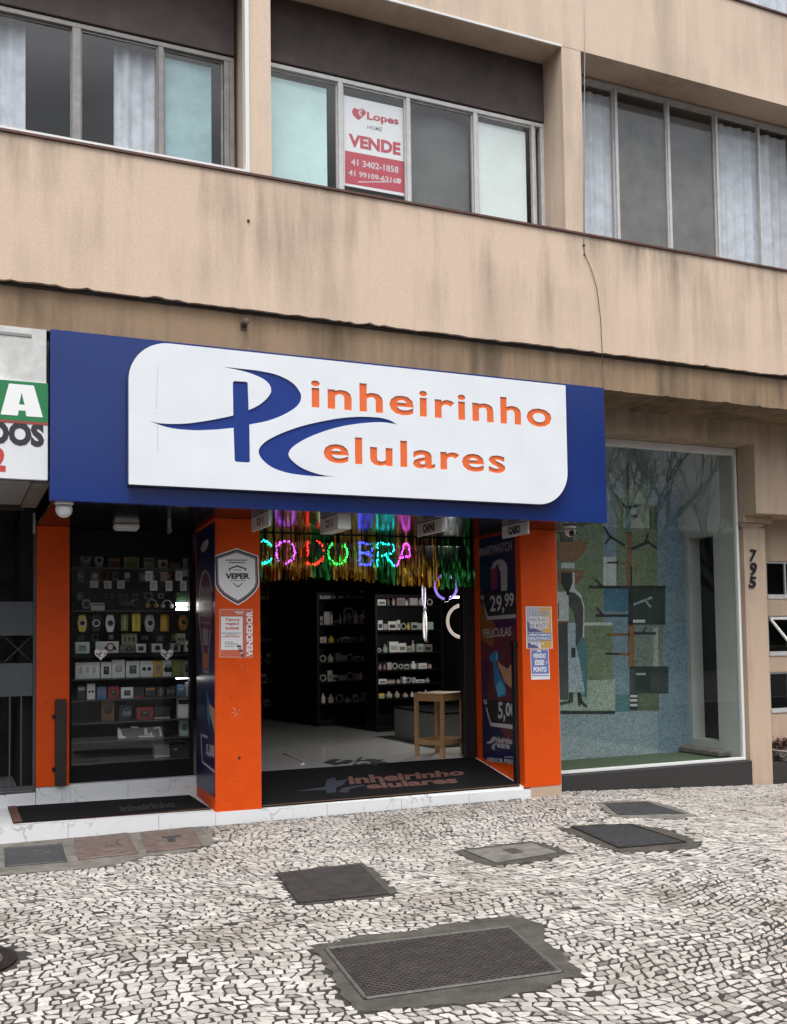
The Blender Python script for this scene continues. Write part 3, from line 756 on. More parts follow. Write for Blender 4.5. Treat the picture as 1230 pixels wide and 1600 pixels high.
def mrect(x0, y0, x1, y1, k, lay): rpx(mu, PM, *c8(x0,y0), *c8(x1,y1), mm[k], .010+.002*lay)
def mpoly(pts, k, lay): ppx(mu, PM, [c8(*p) for p in pts][::-1], mm[k], .010+.002*lay)
def mline(x0, y0, x1, y1, w, k, lay):
    d = math.hypot(x1-x0, y1-y0); nx, ny = -(y1-y0)/d*w/2, (x1-x0)/d*w/2
    mpoly([(x0+nx,y0+ny),(x1+nx,y1+ny),(x1-nx,y1-ny),(x0-nx,y0-ny)], k, lay)
mu.box(6.105, 8.895, YM-.0085, YM+.015, .19, 4.29, mm['gblue'])
mrect(-60,230,500,470,'gblue',0); 
mrect(-60,400,225,1120,'green',1); mrect(225,440,275,655,'blue',1); mrect(225,655,278,765,'white',1); mrect(275,430,400,775,'green',1)
mrect(300,400,400,545,'pgreen',2); mrect(400,460,430,550,'ogreen',2); mrect(400,550,430,775,'green',1); mrect(430,400,560,1440,'blue',1)
mrect(228,775,320,862,'sblue',2); mrect(225,862,335,1180,'blue',1); mrect(335,905,452,1075,'grey',2); mrect(415,922,433,1070,'pgreen',3)
mrect(335,765,460,912,'dgreen',3); mrect(160,915,262,1120,'green',2); mrect(160,1118,270,1245,'pgreen',2); mrect(-60,1118,160,1245,'pgreen',1)
mrect(325,1070,472,1172,'dgreen',4); mrect(272,1175,325,1242,'teal',2); mrect(355,1172,436,1236,'ogreen',2); mrect(325,1172,356,1236,'black',3)
for y in (1178,1194,1212): mrect(327,y,354,y+9,'white',4)
mrect(-60,1242,429,1470,'gblue',2)
mrect(311,460,329,565,'teal',3); mrect(317,300,321,462,'dk',3); mrect(314,560,333,770,'brown',3); mrect(328,690,334,770,'black',4); mrect(320,765,340,912,'black',4); mrect(320,910,343,1072,'brown',4); mrect(326,1080,350,1172,'dk',5)
mrect(170,764,462,774,'black',5); mrect(195,872,335,882,'black',5); mrect(235,944,325,954,'brown',4); mrect(340,940,425,949,'black',4); mrect(285,1018,325,1028,'brown',4); mrect(232,1018,287,1026,'black',4)
mrect(278,674,316,682,'brown',4); mrect(240,673,280,680,'black',4); mline(270,418,313,470,7,'black',4); mline(320,468,370,457,12,'dgreen',4); mrect(330,495,356,506,'dgreen',4)
for l in ((228,540,252,580,8),(252,580,232,607,8),(250,578,308,612,10),(330,626,400,597,12),(383,602,396,566,7),(398,600,428,622,7),(335,700,375,678,5),(193,738,222,768,8),(200,846,224,876,8),(372,945,388,920,6)): mline(*l, 'black' if l[0] != 335 else 'brown', 5)
mline(340,836,410,808,9,'gblue',5); mline(384,820,405,846,8,'gblue',5); mrect(338,893,384,904,'white',5); mrect(350,1095,385,1103,'lblue',5); mrect(152,903,258,915,'white',4)
# the woman with a basket on her head
mpoly([(30,596),(166,596),(158,628),(140,655),(122,670),(60,674),(30,660)],'brown',4); mrect(66,678,116,698,'white',4)
mpoly([(40,702),(156,706),(148,735),(128,756),(104,764),(40,745)],'brown',4)
mpoly([(66,715),(108,714),(109,750),(100,778),(92,786),(78,775),(68,750)],'black',6); mrect(86,780,96,800,'black',6)
mpoly([(108,714),(116,714),(118,775),(140,795),(154,845),(153,960),(147,960),(140,860),(120,792),(96,786)],'white',5)
mpoly([(94,790),(118,792),(140,812),(150,850),(147,950),(122,1000),(118,860),(94,840)],'dk',6)
mrect(42,787,94,898,'white',5); mrect(40,830,58,890,'ogreen',6); mrect(50,898,92,905,'brown',6); mrect(48,905,92,1195,'dk',5)
mpoly([(90,905),(120,905),(120,985),(132,1030),(156,1168),(94,1168)],'lblue',6); mrect(104,1000,120,1036,'black',7)
mpoly([(120,985),(150,950),(164,1010),(164,1185),(150,1185),(132,1030)],'teal',4)
mpoly([(96,1168),(112,1168),(110,1206),(60,1216),(60,1206),(94,1200)],'black',6); mpoly([(128,1168),(140,1168),(146,1200),(166,1220),(160,1228),(144,1212),(132,1222)],'black',6)
mrect(-40,1238,270,1250,'black',5); mrect(45,560,130,568,'dk',3); mrect(60,568,110,598,'dk',4)
tag(mu.build('mosaic_mural', mm['gblue']), 'glass mosaic mural of a basket carrier and a bare pine behind the display window', 'mural')

# ================================================================== PHONE SHOP
sh = thing('phone_shop', 'phone shop unit with orange pillars and a marble step under the blue sign', 'shop', (3.2, 0, 0))
ZS = 2.885                                                      # underside of the sign canopy
PX0, PX1 = 2.247, 2.692                                         # middle pillar
RX0, RX1 = 5.602, 6.058                                         # right pillar
LX0, LX1 = .742, 1.050                                          # left pillar
stop = lambda x: .148 - .0105*x                                 # top of the marble step
PB = 2.318                                                      # middle pillar is slightly splayed
b = MB(); zb_ = .118
b.prism([(PX0,0,zb_),(PX1,0,zb_),(PX1,1.10,zb_),(PB,1.10,zb_)], (0,0,ZS-.003-zb_), ORANGE); b.build('pillar', ORANGE, sh)
b = MB(); b.box(RX0, RX1, 0, 1.06, .105, ZS-.003, ORANGE); b.build('pillar', ORANGE, sh)
b = MB(); b.box(5.672, RX1-.004, .004, 1.0, -.1, .104); b.build('pillar_foot', BEIGE_R, sh)
b = MB(); b.box(LX0, LX1, 1.10, 1.34, .318, ZS-.003); b.build('pillar', ORANGE, sh)
# glossy dark underside
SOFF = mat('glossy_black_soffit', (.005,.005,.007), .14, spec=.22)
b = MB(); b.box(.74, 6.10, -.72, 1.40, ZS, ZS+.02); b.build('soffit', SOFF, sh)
# marble step, ramp, upper step
b = MB()
def slab(x0, x1, y0, y1, z0a, z0b, bev=True):
    b.idx([(x0,y0,-.12),(x1,y0,-.12),(x1,y1,-.12),(x0,y1,-.12),(x0,y0,z0a),(x1,y0,z0b),(x1,y1,z0b),(x0,y1,z0a)], [(3,2,1,0),(4,5,6,7),(0,1,5,4),(1,2,6,5),(2,3,7,6),(3,0,4,7)], MARBLE)
slab(-4, PX0-.002, 0, 1.12, stop(-4), stop(PX0)); slab(PX0, PX1, -.006, .2, stop(PX0)-.004, stop(PX1)-.004); slab(PX1+.002, 5.668, 0, .03, stop(PX1), stop(5.668))
JT = mat('step_joint', (.22,.22,.22), .8)
for x in (.16, .93, 1.72, 3.35, 4.15, 4.92): b.box(x, x+.004, -.0015, .001, -.02, stop(x)-.002, JT)
b.build('marble_step', MARBLE, sh)
b = MB(); b.box(.742, PB, 1.115, 1.40, .10, .3175, bev=.003); 
for x in (1.06, 1.62): b.box(x, x+.003, 1.1135, 1.1165, .15, .31, JT)
b.build('upper_step', MARBLE, sh)
b = MB(); b.prism([(PX1,.03,stop(3)),(PX1,1.07,.312),(PX1,1.07,.0),(PX1,.03,.0)], (5.601-PX1,0,0), MARBLE); b.build('ramp', MARBLE, sh)
TILE = marble('polished_floor_tile', (.74,.74,.72), (.5,.5,.5), .09)
b = MB(); b.box(2.32, 5.601, 1.072, 9.0, .2, .315); b.box(5.601, 7.6, 1.4, 9.0, .2, .315); b.box(.8, 2.32, 1.41, 9.0, .2, .315); b.build('tiled_floor', TILE, sh)
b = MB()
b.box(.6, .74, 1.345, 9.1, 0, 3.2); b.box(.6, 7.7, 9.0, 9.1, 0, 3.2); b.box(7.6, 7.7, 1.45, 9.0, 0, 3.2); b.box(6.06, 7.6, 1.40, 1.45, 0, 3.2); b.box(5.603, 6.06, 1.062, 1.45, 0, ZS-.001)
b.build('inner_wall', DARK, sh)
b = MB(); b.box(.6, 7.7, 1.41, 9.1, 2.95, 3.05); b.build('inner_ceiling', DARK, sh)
b = MB(); b.box(5.455, 5.600, 1.066, 1.13, .316, ZS-.002, bev=.004); b.build('door_jamb', BLACK, sh)
b = MB(); b.box(2.318, 5.455, 1.10, 1.16, 2.79, ZS-.002); b.build('shutter_housing', BLACK, sh)
# black shutter guide on the right reveal, box on the left pillar
q = W(826, 1010, .13); q2 = W(832, 1225, .13)
b = MB(); b.box(5.56, 5.601, .10, .17, .125, q.z, bev=.003); b.box(5.555, 5.60, .085, .185, q.z, q.z+.05, bev=.004); b.box(5.56, 5.60, .10, .2, .112, .128); b.build('shutter_guide', BLACK, sh)
k0, k1 = W(86,1093,1.09), W(103,1228,1.09)
b = MB(); b.box(k0.x, k1.x, 1.055, 1.099, .32, k0.z, bev=.006)
for zz_ in (k0.z-.17, .48): b.box(k0.x-.028, k0.x-.001, 1.08, 1.098, zz_-.022, zz_+.022, bev=.008)
b.build('shutter_guide', mat('bronze_box', (.018,.013,.011), .4), sh)

# ------------------------------------------------------------------ the big sign
SY = -.84
sg = thing('shop_sign', 'long blue shop sign with a white panel, a blue emblem and orange lettering', 'sign', (3.4, SY, 2.88))
b = MB(); b.box(.700, 6.140, SY, -.745, 2.870, 4.278, bev=.004)
for x in (2.62, 4.70): b.box(x, x+.003, SY-.0012, SY+.001, 2.872, 4.27, mat('panel_seam', (.008,.012,.06), .5))
b.build('fascia', BLUE, sg)
b = MB(); b.box(.706, 6.134, -.744, -.722, 2.874, 4.27); b.build('backing_frame', BLACK, sg)
# white board: one sheet with the emblem and the letters cut through it, 8 cm proud of the fascia
BP = FY(-.925); BX0, BX1, BZ0, BZ1 = 1.312, 5.612, 3.020, 4.236
out = []
def arc(cx, cz, r, a0, a1, n=14): return [(cx+r*math.cos(R(a0+(a1-a0)*i/n)), cz+r*math.sin(R(a0+(a1-a0)*i/n))) for i in range(n+1)]
rr = .34
outline = [(BX0, BZ0)] + [(BX1-rr, BZ0)] + arc(BX1-rr, BZ0+rr, rr, -90, 0)[1:] + [(BX1, BZ1)] + [(BX0+rr, BZ1)] + arc(BX0+rr, BZ1-rr, rr, 90, 180)[1:]
def px2(pts): return [(p.x, p.z) for p in (BP.at(x, y) for x, y in pts)]
cP = lambda x, y, *c: (220+x*.22764, 550+y*.22764, *c)
P_EMB = smooth_poly([cP(555,100,'c'),cP(700,115),cP(820,130),cP(940,158),cP(1040,210),cP(1090,270),cP(1102,310),cP(1090,350),cP(1050,390),cP(960,440),cP(860,475),cP(747,497,'c'),
    cP(750,750,'c'),cP(738,759,'c'),cP(655,753,'c'),cP(645,744,'c'),cP(637,520,'c'),cP(540,530),cP(400,537),cP(290,532),cP(200,520),cP(120,497),cP(62,473,'c'),cP(130,488),cP(220,493),cP(320,490),cP(450,472),cP(560,452),cP(635,435,'c'),
    cP(632,208,'c'),cP(642,199,'c'),cP(724,204,'c'),cP(735,213,'c'),cP(742,398,'c'),cP(810,365),cP(860,325),cP(890,285),cP(895,260),cP(885,225),cP(850,190),cP(790,160),cP(700,130)], 4)
cC = lambda x, y, *c: (400+x*.19512, 620+y*.19512, *c)
C_EMB = smooth_poly([cC(1130,222,'c'),cC(1080,190),cC(1000,168),cC(900,160),cC(800,160),cC(680,170),cC(560,190),cC(420,220),cC(300,255),cC(190,298),cC(90,350),cC(40,395),cC(22,435),cC(35,480),cC(80,530),cC(150,575),cC(260,610),cC(380,628),cC(500,637),cC(640,638,'c'),
    cC(560,630),cC(470,610),cC(370,570),cC(300,520),cC(265,475),cC(270,435),cC(310,390),cC(400,335),cC(520,285),cC(650,245),cC(780,220),cC(900,207),cC(1000,203),cC(1070,210)], 4)
holes = [px2(P_EMB), px2(C_EMB)]
def word(s, tl, br, bold):
    V, F = glyphs(s, bold, 1.12)
    a = BP.at(*tl); c = BP.at(*br)
    V2 = [(a.x+(c.x-a.x)*u, c.z+(a.z-c.z)*v) for u, v in V]
    return V2, F
w1 = word('inheirinho', (486,591), (862.5,668.5), .022)
w2 = word('elulares', (505.5,679.5), (790.5,740), .022)
BOARD = mat('white_sign_board', (.70,.735,.77), .42, var=.05, vscale=2.5)
def cut_sheet(outline, holes, words):
    """flat sheet inside the outline with the emblem loops and every letter face left out"""
    from mathutils.geometry import delaunay_2d_cdt
    P = []; Ed = []
    for lp in [outline] + holes:
        i0 = len(P); P += [Vector(p) for p in lp]; Ed += [(i0+i, i0+(i+1) % len(lp)) for i in range(len(lp))]
    for V, F in words:
        i0 = len(P); P += [Vector(p) for p in V]
        for f in F: Ed += [(i0+a, i0+c) for a, c in zip(f, f[1:]+f[:1])]
    faces = [[V[i] for i in f] for V, F in words for f in F]
    bb = [(min(p[0] for p in f), max(p[0] for p in f), min(p[1] for p in f), max(p[1] for p in f)) for f in faces]
    ov, oe, of, *_ = delaunay_2d_cdt(P, Ed, [], 0, 1e-6)
    keep = []
    for f in of:
        x = sum(ov[i].x for i in f)/len(f); y = sum(ov[i].y for i in f)/len(f)
        if not inpoly(x, y, outline) or any(inpoly(x, y, h) for h in holes): continue
        if any(q[0] <= x <= q[1] and q[2] <= y <= q[3] and inpoly(x, y, g) for g, q in zip(faces, bb)): continue
        keep.append(tuple(f))
    rim = {}
    for f in keep:
        for a, c in zip(f, f[1:]+f[:1]):
            if (c, a) in rim: del rim[(c, a)]
            else: rim[(a, c)] = 1
    return ov, keep, list(rim)
ov, keep, rim = cut_sheet(outline, holes, (w1, w2))
b = MB(); b.idx([(p.x, -.925, p.y) for p in ov], keep, BOARD)
for i, j in rim: p, q = ov[i], ov[j]; b.face([(p[0],-.925,p[1]),(q[0],-.925,q[1]),(q[0],-.911,q[1]),(p[0],-.911,p[1])], BOARD)
# the box sides behind the sheet
SIDE = mat('sign_box_side', (.10,.10,.11), .5)
n = len(outline)
for i in range(n):
    p, q = outline[i], outline[(i+1) % n]; b.face([(p[0],-.9105,p[1]),(q[0],-.9105,q[1]),(q[0],SY,q[1]),(p[0],SY,p[1])], SIDE)
# grime marks that have run down the board
GR = mat('grime_streak', (.48,.50,.52), .7)
for (xa, ya, xb, yb, ww) in ((247,572,244,640,.7),(241,645,247,648,.5),(246,660,247,706,.9)):
    a_, c_ = BP.at(xa, ya, .0012), BP.at(xb, yb, .0012); d = (c_-a_).normalized(); s_ = Vector((-d.z, 0, d.x))*.003*ww; b.face([a_+s_, a_-s_, c_-s_, c_+s_], GR)
b.build('sign_board', BOARD, sg)
for hl in holes: b = MB(); b.face([(x, -.9150, z) for x, z in hl], INK_BLUE); b.build('emblem', INK_BLUE, sg)
for V, F in (w1, w2): b = MB(); b.idx([(x, -.9165, z) for x, z in V], F, INK_ORANGE); b.build('lettering', INK_ORANGE, sg)

# dome cameras under the sign
def dome(name, label, px, py, y, rad):
    p = W(px, py, y); t = thing(name, label, 'camera', (p.x, y, ZS), 'security cameras under the sign')
    m = mat('white_camera_plastic', (.72,.72,.73), .3)
    mb = MB(); mb.lathe((p.x, y, 0), [(rad*1.15, ZS-.001), (rad*1.15, ZS-.02), (rad*1.0, ZS-.03)][::-1], m, 20); mb.build('mount', m, t)
    mb = MB(); mb.lathe((p.x, y, ZS-.03-rad*.55), [(rad*math.sin(R(a)), -rad*math.cos(R(a))) for a in range(8, 125, 9)], m, 20); mb.build('dome', m, t)
    return t
dome('security_camera', 'white dome camera under the left end of the blue sign', 100, 795, -.70, .068)
t = dome('security_camera', 'white camera under the right end of the blue sign beside the mural window', 891, 823, -.45, .060)
b = MB(); p = W(893, 824, -.45); b.tube([(p.x, -.45, ZS-.07), (p.x-.05, -.53, ZS-.10)], .028, BLACK, 12); b.build('lens', BLACK, t)
# lamp under the soffit in front of the product window
p0, p1 = W(179, 812, .75), W(217, 826, .75)
t = thing('soffit_lamp', 'small white batten lamp under the soffit above the product window', 'lamp', ((p0.x+p1.x)/2, .75, ZS))
b = MB(); b.box(p0.x, p1.x, .70, .86, ZS-.045, ZS-.001, bev=.008); b.build('housing', WHITE, t)
b = MB(); b.box(p0.x+.01, p1.x-.01, .715, .845, ZS-.06, ZS-.046, bev=.006); b.build('diffuser', mat('lamp_diffuser', (.75,.75,.74), .4), t)
# bracket right of it
p = W(262, 806, .2)
t = thing('sign_bracket', 'thin pale metal bracket hanging under the sign over the product window', 'bracket', (p.x, .2, ZS))
b = MB(); b.box(p.x, p.x+.03, .19, .205, ZS-.14, ZS-.001); b.box(p.x-.004, p.x, .0, .205, ZS-.14, ZS-.11); b.build('hanger', mat('dull_metal', (.25,.25,.25), .5, metal=.5), t)
# hanging category signs, square to the street
PLATE = mat('white_acrylic', (.62,.62,.60), .45)
def blade(label, quad, word_, thick=.02, word_q=None):
    TL, TR, BR, BL = quad
    x = W(*TR, -.68).x; pl = Plane((x, 0, 0), (-1, 0, 0))
    y0 = pl.at(*TR).y; y1 = .5*(pl.at(*TL).y + pl.at(*BL).y); zt_ = min(ZS-.004, pl.at(*TR).z); zb1 = .5*(pl.at(*BR).z + pl.at(*BL).z)
    t = thing('hanging_sign', label, 'sign', (x, y0, zt_), 'hanging category signs under the canopy')
    mb = MB(); mb.box(x, x+thick, y0, y1, zb1, zt_, bev=.002); mb.build('plate', PLATE, t)
    for yy_ in (y0+.05, y1-.06): box1('hanger', x+thick*.3, x+thick*.7, yy_, yy_+.01, zt_, ZS, m=ALU, parent=t)
    mb = MB(); L = y1-y0; h = zt_-zb1
    f = lambda u, v: (x-.0015, y1-L*u, zb1+h*v)
    if word_:
        text(mb, word_, [f(.26,.86), f(.72,.86), f(.72,.16), f(.26,.16)], INK, .075); mb.build('lettering', INK, t)
    else:       # an unreadable dark block of print
        for i in range(5):
            for j in range(3):
                if (i*j+i+j) % 4 == 3: continue
                mb.face([f(.34+.075*i, .28+.17*j), f(.34+.075*i+.062, .28+.17*j), f(.34+.075*i+.062, .28+.17*j+.14), f(.34+.075*i, .28+.17*j+.14)], INK)
        mb.build('print', INK, t)
blade('white hanging sign beside the middle orange pillar, first of four', ((392,810),(420,797),(421,821),(394,831)), None)
blade('white hanging sign over the lit letters, second of four', ((498,812),(528,801),(529,826),(502,834)), None, .13)
blade('white hanging sign reading CAPAS over the right half of the doorway', ((650.6,819),(691,808),(693,829),(652,839)), 'CAPAS', .03)
blade('white hanging sign reading CABO next to the right orange pillar', ((784,821),(824.5,813),(825,833),(785,842)), 'CABO')

# ------------------------------------------------------------------ papers and posters on the pillars
PF = FY(0.0)
RED = mat('print_red', (.42,.045,.05), .5); MAROON = mat('print_maroon', (.11,.03,.045), .5)
# shield sticker
s_ = lambda x, y: (320+x*.125, 840+y*.125)
shield = [s_(400,132), s_(668,226), s_(682,580)] + [s_(*p) for p in ((655,650),(600,715),(510,790),(418,845),(330,800),(230,735),(160,660),(128,590))] + [s_(118,226)]
mb = MB(); c0 = s_(405, 470)
def scaled(pts, k): return [(c0[0]+(x-c0[0])*k, c0[1]+(y-c0[1])*k) for x, y in pts]
pts = [PF.at(x, y, .003) for x, y in shield]; mb.prism(pts, (0, .0028, 0), PAPER)
for k_, m_, o_ in ((.955, INK, .0042), (.885, PAPER, .0052), (.875, MAROON, .0060), (.835, PAPER, .0068)): ppx(mb, PF, scaled(shield, k_), m_, o_)
ppx(mb, PF, [s_(*p) for p in ((302,384),(402,345),(520,384),(518,415),(502,415),(500,396),(402,364),(320,396),(318,415),(302,415))], INK, .0078)
tpx(mb, 'VEPER', PF, s_(258,445), s_(562,445), s_(562,518), s_(258,518), INK, .0078, .05)
ppx(mb, PF, [s_(*p) for p in ((350,570),(362,566),(414,608),(466,566),(478,570),(414,626))], MAROON, .0078)
for (xa, xb, y, m_) in ((265,540,282,MAROON),(305,510,313,INK),(360,455,404,mat('print_grey', (.3,.3,.3), .5)),(318,510,538,MATS['print_grey'])):
    rg = random.Random(y); x = xa
    while x < xb:
        w_ = rg.uniform(14, 40); rpx(mb, PF, *s_(x, y-7), *s_(min(x+w_, xb), y+7), m_, .0078); x += w_+7
tag(mb.build('shield_sticker', PAPER), 'white shield shaped alarm sticker reading VEPER on the middle orange pillar', 'sticker')
# job poster
J = lambda x, y: (320+x*.125, 840+y*.125)
PINK = mat('print_pale_orange', (.66,.30,.22), .55); PORANGE = mat('print_orange', (.56,.13,.07), .5)
mb = MB(); mb.prism([PF.at(*J(*p), .003) for p in ((182,892),(600,892),(600,1500),(182,1500))], (0,.0025,0), PINK)
ppx(mb, PF, [J(*p) for p in ((196,906),(588,906),(588,1488),(196,1488))], PORANGE, .0045)
ppx(mb, PF, [J(*p) for p in ((204,988),(474,988),(474,1404),(204,1404))], PAPER, .0055)
tpx(mb, 'Temos', PF, J(252,1004), J(436,1004), J(436,1044), J(252,1044), PORANGE, .0065, .03)
tpx(mb, 'vagas!', PF, J(252,1056), J(430,1056), J(430,1100), J(252,1100), PORANGE, .0065, .03)
for (xa, xb, y, m_) in ((260,432,1135,PORANGE),(212,452,1194,MATS['print_grey']),(262,410,1216,MATS['print_grey']),(220,440,1238,PORANGE),(250,360,1308,MATS['print_grey']),(250,410,1330,MATS['print_grey']),(252,370,1360,MATS['print_grey']),(380,490,930,PAPER),(400,470,952,PAPER)):
    rg = random.Random(y); x = xa; hh = 13 if y == 1135 else 7
    while x < xb:
        w_ = rg.uniform(12, 34); rpx(mb, PF, *J(x, y-hh), *J(min(x+w_, xb), y+hh), m_, .0065); x += w_+6
tpx(mb, 'VENDEDOR', PF, J(520,1486), J(520,916), J(600,916), J(600,1486), WHITE, .0065, .04)
for k_ in range(5):
    rpx(mb, PF, *J(400+k_*14, 1345+k_*28), *J(455+k_*8, 1370+k_*30), mat('print_faded_pink', (.55,.33,.31), .6) if k_ % 2 else mat('print_dark_violet', (.10,.06,.09), .5), .0072)
tag(mb.build('job_poster', PAPER), 'orange and white hiring poster reading VENDEDOR below the shield sticker', 'poster')
# two flyers on the right pillar
Q = lambda x, y: (800+x*.08753, 930+y*.0875)
VIO = mat('print_violet', (.10,.10,.24), .5); YEL = mat('print_amber', (.62,.36,.10), .5); LAV = mat('print_lavender', (.45,.43,.52), .5); SKYB = mat('print_sky_blue', (.05,.15,.34), .5)
mb = MB(); mb.prism([PF.at(*Q(*p), .003) for p in ((248,202),(708,206),(728,955),(262,955))], (0,.0025,0), PAPER)
ppx(mb, PF, [Q(*p) for p in ((262,215),(500,215),(560,600),(480,945),(280,945))], LAV, .0045)
ppx(mb, PF, [Q(*p) for p in ((500,215),(698,215),(716,945),(480,945),(560,600))], YEL, .0045)
ppx(mb, PF, [Q(*p) for p in ((272,460),(420,600),(560,660),(280,660))], VIO, .0052); ppx(mb, PF, [Q(*p) for p in ((282,845),(430,900),(500,945),(284,945))], VIO, .0052)
GREYV = mat('print_slate', (.16,.17,.24), .5)
ppx(mb, PF, [Q(*p) for p in ((310,392),(660,392),(660,475),(312,475))], PAPER, .0055); ppx(mb, PF, [Q(*p) for p in ((316,490),(650,490),(650,590),(320,590))], PAPER, .0055)
tpx(mb, 'CELULAR', PF, Q(292,262), Q(668,262), Q(668,378), Q(292,378), PAPER, .0055, .055); tpx(mb, 'CELULAR', PF, Q(300,268), Q(660,268), Q(660,372), Q(300,372), GREYV, .0065, .01)
tpx(mb, 'PARCELADO', PF, Q(322,404), Q(650,404), Q(650,466), Q(322,466), GREYV, .0065, .03); tpx(mb, 'NO BOLETO', PF, Q(326,502), Q(644,502), Q(644,580), Q(326,580), GREYV, .0065, .03)
ppx(mb, PF, [Q(*p) for p in ((280,672),(700,672),(706,808),(284,808))], SKYB, .0055)
tpx(mb, 'APROVAMOS', PF, Q(292,684), Q(690,684), Q(690,735), Q(292,735), PAPER, .0065, .035); tpx(mb, 'NEGATIVADO', PF, Q(292,746), Q(694,746), Q(694,798), Q(292,798), PAPER, .0065, .035)
for x in (340, 400, 470, 530): ppx(mb, PF, [Q(x,850), Q(x+46,850), Q(x+40,880), Q(x+6,880)], PAPER, .0065)
ppx(mb, PF, [Q(460,890), Q(520,880), Q(520,940), Q(480,945)], PAPER, .0065)
tag(mb.build('flyer', PAPER), 'colourful flyer reading CELULAR PARCELADO NO BOLETO on the right orange pillar', 'flyer')
mb = MB(); mb.prism([PF.at(*Q(*p), .003) for p in ((328,968),(655,962),(682,1502),(348,1510))], (0,.0025,0), PAPER)
PB_ = mat('print_periwinkle', (.16,.20,.45), .5)
ppx(mb, PF, [Q(*p) for p in ((342,980),(645,974),(664,1400),(354,1404))], PB_, .0045)
for s1, tl, br in (('VENDO',(375,1040),(608,1125)),('ESSE',(412,1155),(578,1250)),('PONTO',(385,1280),(622,1370))):
    tpx(mb, s1, PF, Q(*tl), Q(br[0],tl[1]), Q(*br), Q(tl[0],br[1]), WHITE, .0055, .05)
rpx(mb, PF, *Q(450,985), *Q(520,1012), PAPER, .0055); rpx(mb, PF, *Q(604,1180), *Q(640,1218), mat('print_pink', (.62,.40,.48), .5), .0055)
x = 362
while x < 650: rpx(mb, PF, *Q(x,1425), *Q(x+20,1448), PB_, .0045); x += 28
tag(mb.build('flyer', PAPER), 'small blue flyer reading VENDO ESSE PONTO below the colourful flyer', 'flyer')
# torn tape remains on the middle pillar
TAPE = mat('torn_tape', (.62,.38,.30), .5)
mb = MB(); rg = random.Random(4)
for (cx_, cy_, n_) in ((371,1115,6),(372,1035,3)):
    for i in range(n_):
        x, y = cx_+rg.uniform(-7,7), cy_+rg.uniform(-9,9); a = rg.uniform(0, 3.14); l_ = rg.uniform(2, 6); dx, dy = math.cos(a)*l_, math.sin(a)*l_
        ppx(mb, PF, [(x-dx,y-dy),(x-dx*.2-dy*.08,y-dy*.2+dx*.08),(x+dx,y+dy),(x+dy*.1,y-dx*.1)], TAPE, .0015+.0003*i)
tag(mb.build('tape_remains', TAPE), 'torn scraps of clear tape on the middle orange pillar under the hiring poster', 'tape scraps')
mb = MB(); p = PF.at(374, 1184, .001); mb.lathe((p.x, -.001, p.z), [(.014,0),(.012,.004),(.003,.005)], INK, 10, 'y')
tag(mb.build('screw_anchor', INK), 'small dark screw anchor low on the middle orange pillar', 'anchor')

# poster on the left reveal of the middle pillar
nL = Vector((1.10, 0, 0)).cross(Vector((0,0,1)))
dL = Vector((PB-PX0, 1.10, 0)); nL = Vector((-dL.y, dL.x, 0))
PLv = Plane((PX0, 0, 0), nL)
NAVY = mat('poster_navy', (.010,.012,.060), .35); DIMW = mat('poster_white', (.36,.34,.36), .5); DIMO = mat('poster_orange', (.42,.12,.04), .5)
mb = MB(); mb.prism([PLv.at(*p, .004) for p in ((307,833),(335.5,815),(335.5,1246),(307,1226))], -nL.normalized()*.0035, NAVY)
OV = [(321.5,890),(327,897),(331,915),(333,945),(331.5,975),(328,1000),(326.5,1018),(326,1052),(317.5,1050),(316.5,1018),(313.5,998),(310.5,970),(310,940),(312,912),(316,896)]
ppx(mb, PLv, OV, DIMW, .0055); oc = (321.5, 962)
ppx(mb, PLv, [(oc[0]+(x-oc[0])*.84, oc[1]+(y-oc[1])*.965) for x, y in OV], MAROON, .0065)
for i in range(5):
    x0 = 314.5+i*3.0; ppx(mb, PLv, [(x0,918),(x0+1.3,916),(321+(x0-321)*.5+1,1008),(321+(x0-321)*.5,1008)], DIMW, .0075)
ppx(mb, PLv, [(311.5,930),(332,925),(331.5,985),(312.3,980)], MAROON, .0085); ppx(mb, PLv, [(317.5,1020),(325.5,1021),(325.2,1045),(318,1043)], DIMO, .0075)
for i in range(4): rpx(mb, PLv, 314, 938+i*11, 329, 942+i*11, mat('poster_dim_print', (.22,.13,.16), .5), .0095)
ppx(mb, PLv, [(313,858),(318,846),(325,842),(326,848),(323,858),(317,864)], DIMW, .0055)
ppx(mb, PLv, [(323,1078),(326,1090),(329,1110),(327,1136),(324,1120)], mat('poster_blue', (.03,.16,.35), .5), .0055); ppx(mb, PLv, [(326,1098),(335.5,1108),(335.5,1145),(329,1120)], mat('poster_skin', (.42,.24,.14), .5), .0065)
for pts in (((313.5,1146),(324,1150),(324,1154),(315,1150)),((313.5,1146),(315,1150),(317,1190),(315.5,1190)),((315.5,1188),(335.5,1204),(335.5,1208),(315.5,1192))): ppx(mb, PLv, pts, DIMW, .0055)
tpx(mb, '5,00', PLv, (322,1162), (335,1164), (335,1188), (322,1182), DIMW, .0055, .04)
tag(mb.build('advert_poster', NAVY), 'narrow navy poster with an orange striped balloon shape on the reveal beside the product window', 'poster')

